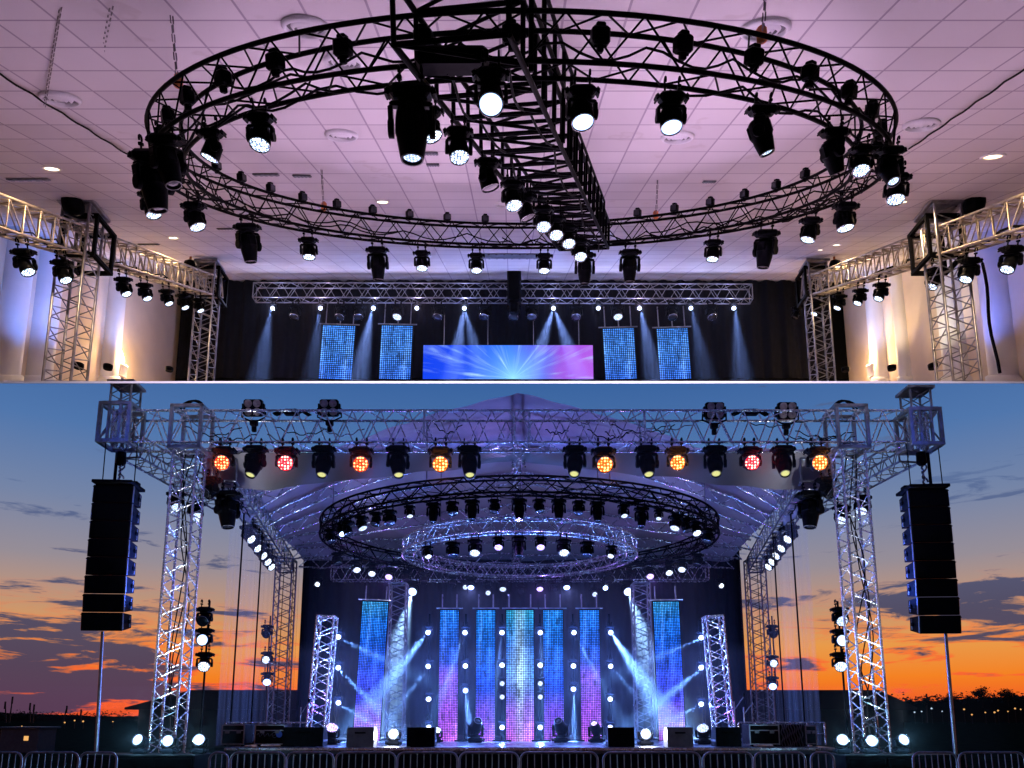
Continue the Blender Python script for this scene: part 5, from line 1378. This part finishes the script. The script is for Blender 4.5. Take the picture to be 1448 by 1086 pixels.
# worn stencil marks on the case front: a scrawl, a ring and a blue roundel
m_.path([(-w * .42 + .035 * i, -d / 2 - .012, h * .52 + .045 * sin(i * 2.1)) for i in range(11)], .008, 4); m_.path([(.12 + .06 * cos(t), -d / 2 - .012, h * .52 + .06 * sin(t)) for t in [i * pi / 8 for i in range(17)]], .008, 4); m_.tube((.08, -d / 2 - .012, h * .49), (.16, -d / 2 - .012, h * .55), .008, 4)
m_.build('stencil_mark', M['fixture_grey'], fc)
M['blue_paint'] = pbr('blue_roundel_paint', (0.03, 0.10, 0.5), 0.4, 0, 0.1, 8)
m_ = MB(); m_.lathe([(.07, 0), (.07, .006)], 18, (w * .5 - .12, -d / 2 - .016, h * .54), Matrix.Rotation(pi / 2, 3, 'X')); m_.build('roundel', M['blue_paint'], fc)
case(1054, 1096, 1024, 18.0, 'black flight case with pale edging next to the wedge, tree side')
case(1132, 1148, 1025, 18.2, 'small black flight case at the outer wing, tree side')
# amp rack with cable bundle
x = P(1115, 1040, 18.0).x; root = thing('amp_rack', 'violet-lit rack draped with cables between flight cases, tree side', 'amp rack', (x, 18.0, ZF))
mb = MB(); hh_ = P(1115, 1024, 18.0).z - ZF
mb.box((0, 0, hh_ / 2), (.55, .5, hh_), .01); mb.build('case', M['fixture'], root)
for k in range(9):
    m_ = MB(); m_.path([(-.24 + .055 * k + .02 * sin(i * 1.3 + k), -.27 - .02 * sin(pi * i / 10), hh_ * (1 - i / 10)) for i in range(11)], .012, 5); m_.build('cable', M['fixture_grey'], root)
# thin rails behind the cases
for k, (a, b_) in enumerate(((318, 432), (1046, 1168))):
    x0, x1 = P(a, 1023, 18.6).x, P(b_, 1023, 18.6).x; z = P(724, 1022, 18.6).z - ZF
    root = thing('stage_rail', 'thin metal guard rail behind the flight cases, %s' % ('mast side' if k == 0 else 'tree side'), 'rail', (x0, 18.7, ZF))
    mb = MB(); mb.tube((0, 0, z), (x1 - x0, 0, z), .022, 6); mb.tube((0, 0, z * .5), (x1 - x0, 0, z * .5), .016, 6)
    for i in range(6): mb.tube(((x1 - x0) * i / 5, 0, 0), ((x1 - x0) * i / 5, 0, z), .02, 6)
    mb.build('rail', M['alu'], root)
# mic stands at the wings
for k, (px, top_) in enumerate(((424, 1000), (1040, 992), (1053, 1000))):
    D = 19.5; x = P(px, 1030, D).x; z = P(px, top_, D).z - ZF
    root = thing('mic_stand', ['microphone stand by the wide black wedge, mast side', 'tall microphone stand by the white tower, tree side', 'shorter microphone stand near the flight case, tree side'][k], 'microphone stand', (x, D, ZF))
    mb = MB(); mb.tube((0, 0, 0), (0, 0, z), .016, 6); mb.tube((0, 0, z * .8), (.22, -.1, z + .12), .012, 6); mb.build('pole', M['alu_dull'], root)
    mb = MB()
    for i in range(3): mb.tube((0, 0, .16), (.3 * cos(i * 2.1), .3 * sin(i * 2.1), .01), .014, 6)
    mb.build('tripod', M['alu_dull'], root)
    mb = MB(); mb.lathe([(.012, 0), (.03, .05), (.03, .10), (.01, .13)], 10, (.22, -.1, z + .10)); mb.build('microphone', M['black'], root)

# crowd barriers
DBR = 13.6
def barrier(px0, px1, lab, D=DBR, slope=0):
    pa, pb = P(px0, 1064, D), P(px1, 1064, D); w = pb.x - pa.x; h = pa.z
    root = thing('crowd_barrier', lab, 'crowd barrier', (pa.x, D, 0), None, 'crowd barriers before the stage')
    r = .13
    mb = MB(); pts = [(0, 0, .18)] + [(r - r * cos(t), 0, h - r + r * sin(t)) for t in [i * pi / 12 for i in range(7)]] + [(w - r + r * sin(t), 0, h - r + r * cos(t)) for t in [i * pi / 12 for i in range(7)]] + [(w, 0, .18)]
    mb.path(pts, .020, 8); mb.tube((0, 0, .18), (w, 0, .18), .02, 8); mb.build('frame', M['galv'], root)
    mb = MB(); n = max(3, round(w / .115))
    for i in range(1, n): mb.tube((w * i / n, 0, .18), (w * i / n, 0, h - .01), .008, 5, caps=False)
    mb.build('railing', M['galv'], root)
    for x in (.12, w - .12):
        mb = MB(); mb.tube((x, -.28, .02), (x, .28, .02), .02, 6); mb.tube((x, 0, .02), (x, 0, .19), .018, 6); mb.build('foot', M['galv'], root)
M['galv'] = pbr('galvanised_steel', (0.30, 0.29, 0.32), 0.5, .6, 0.3, 9)
BAR = [(-90, 32), (36, 112), (114, 166), (297, 323), (327, 404), (406, 472), (475, 560), (562, 647), (650, 733), (736, 845), (853, 990), (994, 1064), (1066, 1138), (1146, 1178), (1290, 1352), (1355, 1448), (1451, 1560)]
for k, (a, b_) in enumerate(BAR):
    barrier(a, b_, 'grey steel crowd barrier, %s along from the mast-side speaker array' % ordn(k), DBR + (k % 3) * .05)

# background: shed, land, trees, masts, town lamps
M['shed'] = pbr('dark_shed_sheet', (0.018, 0.018, 0.020), 0.6, 0, 0.3, 2)
DS = 46.0
xa, xb_, xc_, xd_ = (P(q, 1000, DS).x for q in (181, 272, 1240, 1292)); zt7, ze = P(724, 976, DS).z, P(724, 1001, DS).z
root = thing('shed', 'long low dark shed with a sloping roof behind the stage', 'shed', (xa, DS, 0))
mb = MB(); mb.box(((xd_ - xa) / 2, 4, ze / 2), (xd_ - xa - 1, 7.4, ze)); mb.build('wall', M['shed'], root)
mb = MB(); vs = []
for y in (-.4, 8.4): vs += [(0, y, ze - .1), (0, y, ze + .02), (xb_ - xa, y, zt7), (xc_ - xa, y, zt7), (xd_ - xa, y, ze + .02), (xd_ - xa, y, ze - .1)]
mb.add(vs, [(0, 1, 2, 3, 4, 5), (11, 10, 9, 8, 7, 6)] + [(i, 6 + i, 6 + (i + 1) % 6, (i + 1) % 6) for i in range(6)]); mb.build('roof', M['shed'], root)
M['land'] = pbr('far_hill', (0.014, 0.015, 0.012), 0.95, 0, 0.4, .05)
def hill(name, D, xs, ys, seed, dep=60, amp=1.0, step=4):
    rnd = random.Random(seed); mb = MB()
    pts = []
    px = xs[0]
    while px <= xs[-1]:
        for i in range(len(xs) - 1):
            if xs[i] <= px <= xs[i + 1]: y = ys[i] + (ys[i + 1] - ys[i]) * (px - xs[i]) / (xs[i + 1] - xs[i])
        pts.append(P(px, y + rnd.uniform(-amp, amp), D)); px += step
    n = len(pts); vs = []
    for p in pts: vs += [(p.x, D, -2), (p.x, D, p.z), (p.x * 1.05, D + dep, -2)]
    fs = []
    for i in range(n - 1): fs += [(3 * i, 3 * i + 3, 3 * i + 4, 3 * i + 1), (3 * i + 1, 3 * i + 4, 3 * i + 5, 3 * i + 2)]
    mb.add(vs, fs)
    return tag(mb.build(name, M['land']), kind='structure')
hill('hill', 420, [-500, 0, 60, 120, 185, 300, 1200], [1008, 1007, 1010, 1012, 1013, 1013, 1013], 2, 120, .8)
hill('hill', 300, [1000, 1260, 1300, 1340, 1380, 1448, 1500, 2000], [1006, 992, 991, 990, 987, 984, 982, 980], 3, 120, .8)
# far wood along the skyline: one mass of leaf clumps
M['leaf'] = pbr('dark_leaves', (0.020, 0.028, 0.012), 0.8, 0, 0.5, 3)
rnd = random.Random(11); mb = MB()
def leafcl(mb, c, s, n, rnd, flat=.7):
    for _ in range(n):
        d = Vector((rnd.gauss(0, 1), rnd.gauss(0, 1), rnd.gauss(0, flat))) * s * .5
        q = Matrix.Rotation(rnd.random() * 6.3, 3, 'Z') @ Matrix.Rotation(rnd.random() * 3.1, 3, 'X'); e = s * rnd.uniform(.14, .28)
        mb.add([c + d + q @ Vector(v) for v in ((-e, -e * .5, 0), (e, -e * .5, 0), (e * .6, e * .5, 0), (-e * .6, e * .5, 0))], [(0, 1, 2, 3)])
for px in range(1255, 1620, 3):
    y = 990 - (px - 1260) * .035; D = 290 + rnd.uniform(-8, 8); leafcl(mb, P(px, y + rnd.uniform(-2, 3), D), rnd.uniform(1.2, 2.6), 14, rnd)
for px in range(-200, 186, 3):
    D = 405 + rnd.uniform(-8, 8); leafcl(mb, P(px, 1010 + rnd.uniform(-2, 3), D), rnd.uniform(1.2, 2.4), 10, rnd)
tag(mb.build('far_wood', M['leaf']), 'dark line of far trees along the skyline', 'wood', kind='stuff')
M['bark'] = pbr('dark_bark', (0.03, 0.025, 0.02), 0.9, 0, 0.3, 6)
def tree(px, py_top, py_base, D, wpx, lab, seed):
    rnd = random.Random(seed); base = P(px, py_base, D); H = P(px, py_top, D).z - base.z; W = wpx * pxm(D, 990)
    root = thing('tree', lab, 'tree', base)
    mb = MB(); mb.path([(0, 0, -.5), (.05 * H * .1, 0, H * .35), (.02 * H, 0, H * .75)], [H * .035, H * .025, H * .01], 7)
    for k in range(6): t = rnd.random() * 6.3; mb.path([(0, 0, H * (.25 + .06 * k)), (W * .2 * cos(t), W * .2 * sin(t), H * (.45 + .06 * k)), (W * .38 * cos(t), W * .38 * sin(t), H * (.55 + .06 * k))], [H * .014, H * .009, H * .004], 5)
    mb.build('trunk', M['bark'], root)
    mb = MB()
    for k in range(26):
        t = rnd.random() * 6.3; rr = W * .5 * sqrt(rnd.random()); z = H * rnd.uniform(.32, .95); rr *= sqrt(max(.05, 1 - ((z / H - .6) / .42) ** 2))
        leafcl(mb, Vector((rr * cos(t), rr * sin(t), z)), W * .24, 34, rnd)
    mb.build('crown', M['leaf'], root)
for a in ((1390, 973, 997, 150, 22, 'bushiest dark tree silhouette on the skyline beyond the speaker array', 1), (1426, 975, 996, 150, 19, 'round dark tree silhouette at the skyline near the picture edge', 2), (1346, 980, 998, 150, 14, 'small dark tree behind the pole under the speaker array', 3), (1371, 984, 998, 155, 12, 'smallest dark shrub-like tree between two bigger silhouettes', 4), (1310, 988, 999, 200, 12, 'low dark tree silhouette next to the front tower', 5)): tree(*a)
for k, (px, py, lean) in enumerate(((14, 985, 1), (9, 992, -.3), (43, 994, 0), (47, 996, .4), (90, 998, 1.2), (115, 1003, 0), (1310, 981, 0))):
    D = 260; b0_, t0_ = P(px, 1014, D), P(px + lean * 4, py, D); b0_.z = 0
    root = thing('radio_mast', ['tall leaning mast at the skyline edge', 'short mast right beside the tall leaning mast', 'thin mast, left of a close pair', 'thin mast, right of a close pair', 'slanting mast standing alone on the skyline', 'lowest mast near the speaker pole', 'lone mast on the tree side of the skyline'][k], 'mast', b0_)
    mb = MB(); mb.tube((0, 0, 0), t0_ - b0_, .28, 6, .14); mb.build('pole', M['shed'], root)
    mb = MB(); mb.box(t0_ - b0_ - Vector((0, 0, 1.2)), (.45, .3, 2.4)); mb.build('antenna', M['shed'], root)
TL = [(32, 1027, 0), (45, 1033, 0), (92, 1024, 0), (106, 1016, 0), (118, 1023, 0), (160, 1018, 0), (50, 1030, 0), (1293, 1007, 1), (1303, 1005, 1), (1317, 1004, 1), (1332, 1003, 1), (1363, 1006, 0), (1374, 1008, 0), (1393, 1009, 0), (1406, 1007, 0), (1425, 1005, 0), (1435, 1004, 0), (1411, 1002, 0), (1443, 1006, 0)]
for k, (px, py, w_) in enumerate(TL):
    D = 250 - k * 2 if px > 700 else 120 + k
    p = P(px, py + 3.0 * sin(k * 2.7), D)
    if p.z < .5:
        D = 55 + k; p = P(px, py, D)
    if p.z < .4: p.z = .8
    root = thing('street_lamp', '%s far street lamp in the dark town %s, %s' % ('cool white' if w_ else 'tiny orange', 'below the trees' if px > 700 else 'below the masts', ordn([q for q in range(len(TL)) if (TL[q][0] > 700) == (px > 700)].index(k)) + ' of its row'), 'street lamp', (p.x, D, 0), None, 'far street lamps of the town')
    mb = MB(); mb.tube((0, 0, 0), (0, 0, p.z), .06, 6); mb.build('pole', M['shed'], root)
    q = (.0007 + .0005 * abs(sin(k * 1.9))) * D
    mb = MB(); mb.lathe([(.01, -q), (q, -q * .3), (q, q * .3), (.01, q)], 8, (0, -.1, p.z)); mb.build('lamp', M['town_white' if w_ else 'town_warm'], root)
# parked van / kiosk at the far left, dimly seen
root = thing('kiosk', 'dim pale kiosk with a small orange lit window, beyond the barriers', 'kiosk', P(40, 1045, 40) * 1); root.location.z = 0
mb = MB(); hz_ = P(40, 1030, 40).z; mb.box((0, 0, hz_ / 2), (1.9, 1.5, hz_), .02); mb.build('wall', M['fixture_grey'], root)
mb = MB(); mb.box((0, 0, hz_ + .04), (2.2, 1.8, .09), .02); mb.build('roof', M['fixture_grey'], root)
mb = MB(); mb.box((.35, -.76, hz_ * .6), (.22, .02, .22)); mb.build('window', M['town_warm'], root)

# lights for the stage
BW = {(606, 893): 1.5, (863, 893): 2.4, (658, 893): .7, (811, 893): .6, (658, 975): 1.0, (811, 973): 1.0, (477, 943): .7, (993, 943): .8}
for lp, v, deg, lens, py in SPOTS2:
    big = py[1] == 827
    spot('stage_beam', lp, v, 95000 if big else BW.get(py, .45) * 85000, (.16, .38, 1) if not big else (.35, .6, 1), deg * 1.35, 1.0, .03)
for s in (-1, 1):
    spot('canopy_wash', Vector((XC0 + s * 3.6, 19.6, ZF + .5)), (s * .12, .05, 1), 200, (.38, .09, 1.0), 110, .7, .1)
    spot('canopy_wash', Vector((XC0 + s * 5.6, 20.2, ZF + .5)), (-s * .02, .55, 1), 120, (.34, .09, 1), 110, .7, .1)
    spot('stage_floor_wash', Vector((XC0 + s * 3.0, 19.9, zf - 1.4)), (0, -.05, -1), 420, (.12, .16, 1), 75, .7, .1)
    spot('mini_tower_wash', Vector((XC0 + s * 4.55, 19.6, ZF + .2)), (-s * .0, .28, 1), 500, (.9, .9, 1), 70, .8, .06)
spot('ridge_wash', Vector((0.15, 17.9, zf - 1.6)), (0, .12, 1), 900, (.40, .33, 1), 70, .8, .08)
# =================================================================== stage smoke
def haze(name, lo, hi, dens, col, shape=None):
    m, nt, b = newmat(name + '_air'); nt.nodes.remove(b)
    pv = N(nt, 'ShaderNodeVolumePrincipled'); pv.inputs['Color'].default_value = (col[0], col[1], col[2], 1); pv.inputs['Density'].default_value = dens; pv.inputs['Anisotropy'].default_value = .25
    nt.links.new(pv.outputs[0], nt.nodes['Material Output'].inputs['Volume'])
    mb = MB()
    if shape is None: mb.box([(a + b_) / 2 for a, b_ in zip(lo, hi)], [b_ - a for a, b_ in zip(lo, hi)])
    else: mb.add(*shape)
    o = mb.build('haze', m)
    import bmesh
    bm = bmesh.new(); bm.from_mesh(o.data); bmesh.ops.recalc_face_normals(bm, faces=bm.faces); bm.to_mesh(o.data); bm.free()
    return tag(o, 'thin smoke hanging over the ' + name, 'haze', kind='stuff')
HAZE = True
if HAZE:
    haze('back half of the outdoor stage', (P(440, 940, 22).x, 20.75, ZF + .03), (P(1035, 940, 22).x, 28.7, 6.3), .011, (.85, .9, 1))
    haze('front half of the outdoor stage', (P(440, 940, 22).x, 17.5, ZF + .03), (P(1035, 940, 22).x, 20.72, 3.4), .006, (.85, .9, 1))

    for nm, x_, Da, Db, dens, cz in (('indoor stage', XW - 2.2, DT - 1.28, DR - .45, .006, .03),):
        vs = []
        for x in (-x_, x_):
            for D, top in ((Da, 0), (Db, 0), (Db, 1), (Da, 1)):
                vs.append((x, D, (ceil_z(D) - cz) if top else deck_z(D) + .03))
        haze(nm, None, None, dens, (.9, .88, 1), (vs, [(0, 1, 2, 3), (7, 6, 5, 4), (0, 4, 5, 1), (1, 5, 6, 2), (2, 6, 7, 3), (3, 7, 4, 0)]))
    haze('coloured lamps of the front truss, added for halos', (XC0 - 6.6, 15.3, zb_ - 1.3), (XC0 + 6.6, 16.12, zb_ + .2), .012, (1, .9, .9))  # added haze box, gives the coloured lamps their halos
    for s in (-1, 1):
        xc = XC0 + s * XTW; haze('front tower foot, added for lamp glow, %s' % ('mast side' if s < 0 else 'tree side'), (xc - 1.9, 14.9, .5), (xc + 1.9, 15.7, 2.3), .006, (.8, .9, 1))  # added haze box on each side so the foot lights glow
    for px, dx, e in ((387, -.05, 1), (529, -.12, 2.2), (657, -.12, 2), (657, .25, 1.2), (782, -.3, 2), (782, .3, 2), (903, .12, 1.5), (1037, 0, 1), (454, 0, .6), (976, .1, .6)):
        spot('hall_beam', REAR_L[px] + Vector((0, -.08, -.03)), Vector((dx, -.12, -1)), 19000 * e, (.25, .42, 1), 20, 1.0, .03)
    for px in (387, 454, 529, 590, 657, 782, 846, 903, 976, 1037):
        pointl('hall_glow', REAR_L[px] + Vector((0, -.10, -.02)), 28, (.55, .6, 1) if px not in (454, 590, 903) else (.85, .7, 1), .03)

# =================================================================== sky
w = bpy.data.worlds.new('World'); scene.world = w; w.use_nodes = True
nt = w.node_tree; nt.nodes.clear()
tc = N(nt, 'ShaderNodeTexCoord'); nrm = N(nt, 'ShaderNodeVectorMath', operation='NORMALIZE'); nt.links.new(tc.outputs['Generated'], nrm.inputs[0])
sep = N(nt, 'ShaderNodeSeparateXYZ'); nt.links.new(nrm.outputs[0], sep.inputs[0])
def s2l(r, g, b): return tuple(((c / 255 + .055) / 1.055) ** 2.4 if c / 255 > .04045 else c / 255 / 12.92 for c in (r, g, b))
Z = sep.outputs[2]
zz_ = math_(nt, 'MULTIPLY', Z, 2.0, clamp=True)
def zp(py):
    d = ray(724, py).normalized(); return max(0, d.z * 2)
skycol = ramp(nt, [(0, s2l(228, 76, 40)), (zp(990), s2l(242, 98, 36)), (zp(962), s2l(244, 130, 36)), (zp(920), s2l(232, 154, 74)), (zp(875), s2l(196, 149, 114)), (zp(815), s2l(150, 141, 150)), (zp(740), s2l(116, 132, 166)), (zp(650), s2l(80, 118, 172)), (zp(545), s2l(58, 100, 160)), (1.0, s2l(50, 80, 134))], zz_)
# streaks of cloud, thicker on one side; height over distance keeps them flat near the skyline
az = math_(nt, 'ARCTAN2', sep.outputs[0], sep.outputs[1])
cc = N(nt, 'ShaderNodeCombineXYZ'); nt.links.new(math_(nt, 'MULTIPLY', az, 5.0), cc.inputs[0]); nt.links.new(math_(nt, 'MULTIPLY', Z, 33.0), cc.inputs[1])
n1 = N(nt, 'ShaderNodeTexNoise'); n1.inputs['Scale'].default_value = 1.55; n1.inputs['Detail'].default_value = 8; n1.inputs['Roughness'].default_value = .62; n1.inputs['Distortion'].default_value = .5
mp = N(nt, 'ShaderNodeMapping'); mp.inputs['Location'].default_value = (5.9, 2.1, 0); nt.links.new(cc.outputs[0], mp.inputs[0]); nt.links.new(mp.outputs[0], n1.inputs['Vector'])
# how cloudy it is: by azimuth and height
def bump(x, c, wd):
    d = math_(nt, 'MULTIPLY_ADD', x, 1 / wd, -c / wd); return math_(nt, 'EXPONENT', math_(nt, 'MULTIPLY', math_(nt, 'MULTIPLY', d, d), -1.0))
azl = atan((60 - 724) / FPX); azr = atan((1400 - 724) / FPX)
cov = math_(nt, 'MULTIPLY', bump(az, azl, .20), bump(Z, .075, .075))
cov = math_(nt, 'ADD', cov, math_(nt, 'MULTIPLY', bump(az, azl, .26), math_(nt, 'MULTIPLY', bump(Z, .022, .020), .85)))
cov = math_(nt, 'ADD', cov, math_(nt, 'MULTIPLY', math_(nt, 'MULTIPLY', bump(az, azr, .19), bump(Z, .118, .035)), 1.05))
cov = math_(nt, 'ADD', cov, math_(nt, 'MULTIPLY', math_(nt, 'MULTIPLY', bump(az, azr + .03, .09), bump(Z, .25, .03)), .55))
fac = math_(nt, 'ADD', n1.outputs[0], math_(nt, 'MULTIPLY', cov, .21))
msk = ramp(nt, [(.615, (0, 0, 0)), (.68, (1, 1, 1))], fac)
ccol = ramp(nt, [(0, s2l(66, 58, 86)), (zp(950), s2l(58, 60, 90)), (zp(880), s2l(66, 70, 100)), (zp(800), s2l(84, 90, 124)), (zp(700), s2l(92, 116, 160)), (1, s2l(40, 60, 110))], zz_)
rim = ramp(nt, [(.56, (0, 0, 0)), (.61, (1, 1, 1)), (.67, (0, 0, 0))], fac)
col = mixc(nt, math_(nt, 'MULTIPLY', rim, bump(Z, .03, .07)), skycol, s2l(250, 96, 52))
col = mixc(nt, math_(nt, 'MULTIPLY', msk, .94), col, ccol)
# the sky away from the sunset is much darker
back = ramp(nt, [(.30, (.26, .29, .37)), (.68, (1, 1, 1))], math_(nt, 'MULTIPLY_ADD', sep.outputs[1], .5, .5))
col = mixc(nt, 1.0, col, back, 'MULTIPLY')
bg = N(nt, 'ShaderNodeBackground'); nt.links.new(col, bg.inputs[0]); bg.inputs[1].default_value = 1.0
out = N(nt, 'ShaderNodeOutputWorld'); nt.links.new(bg.outputs[0], out.inputs[0])

# prototypes left unlinked are not part of the scene
scene.view_settings.view_transform = 'Standard'; scene.view_settings.look = 'None'; scene.view_settings.exposure = 0; scene.view_settings.gamma = 1
cy = scene.cycles
cy.use_denoising = True
try: cy.denoiser = 'OPENIMAGEDENOISE'
except Exception: pass
cy.max_bounces = 6; cy.diffuse_bounces = 3; cy.glossy_bounces = 3; cy.transmission_bounces = 2; cy.volume_bounces = 0; cy.transparent_max_bounces = 8
cy.sample_clamp_indirect = 40; cy.sample_clamp_direct = 0; cy.caustics_reflective = False; cy.caustics_refractive = False
cy.use_light_tree = True
cy.use_adaptive_sampling = True; cy.adaptive_threshold = 0.02
cy.volume_step_rate = 2; cy.volume_max_steps = 64
scene.render.film_transparent = False
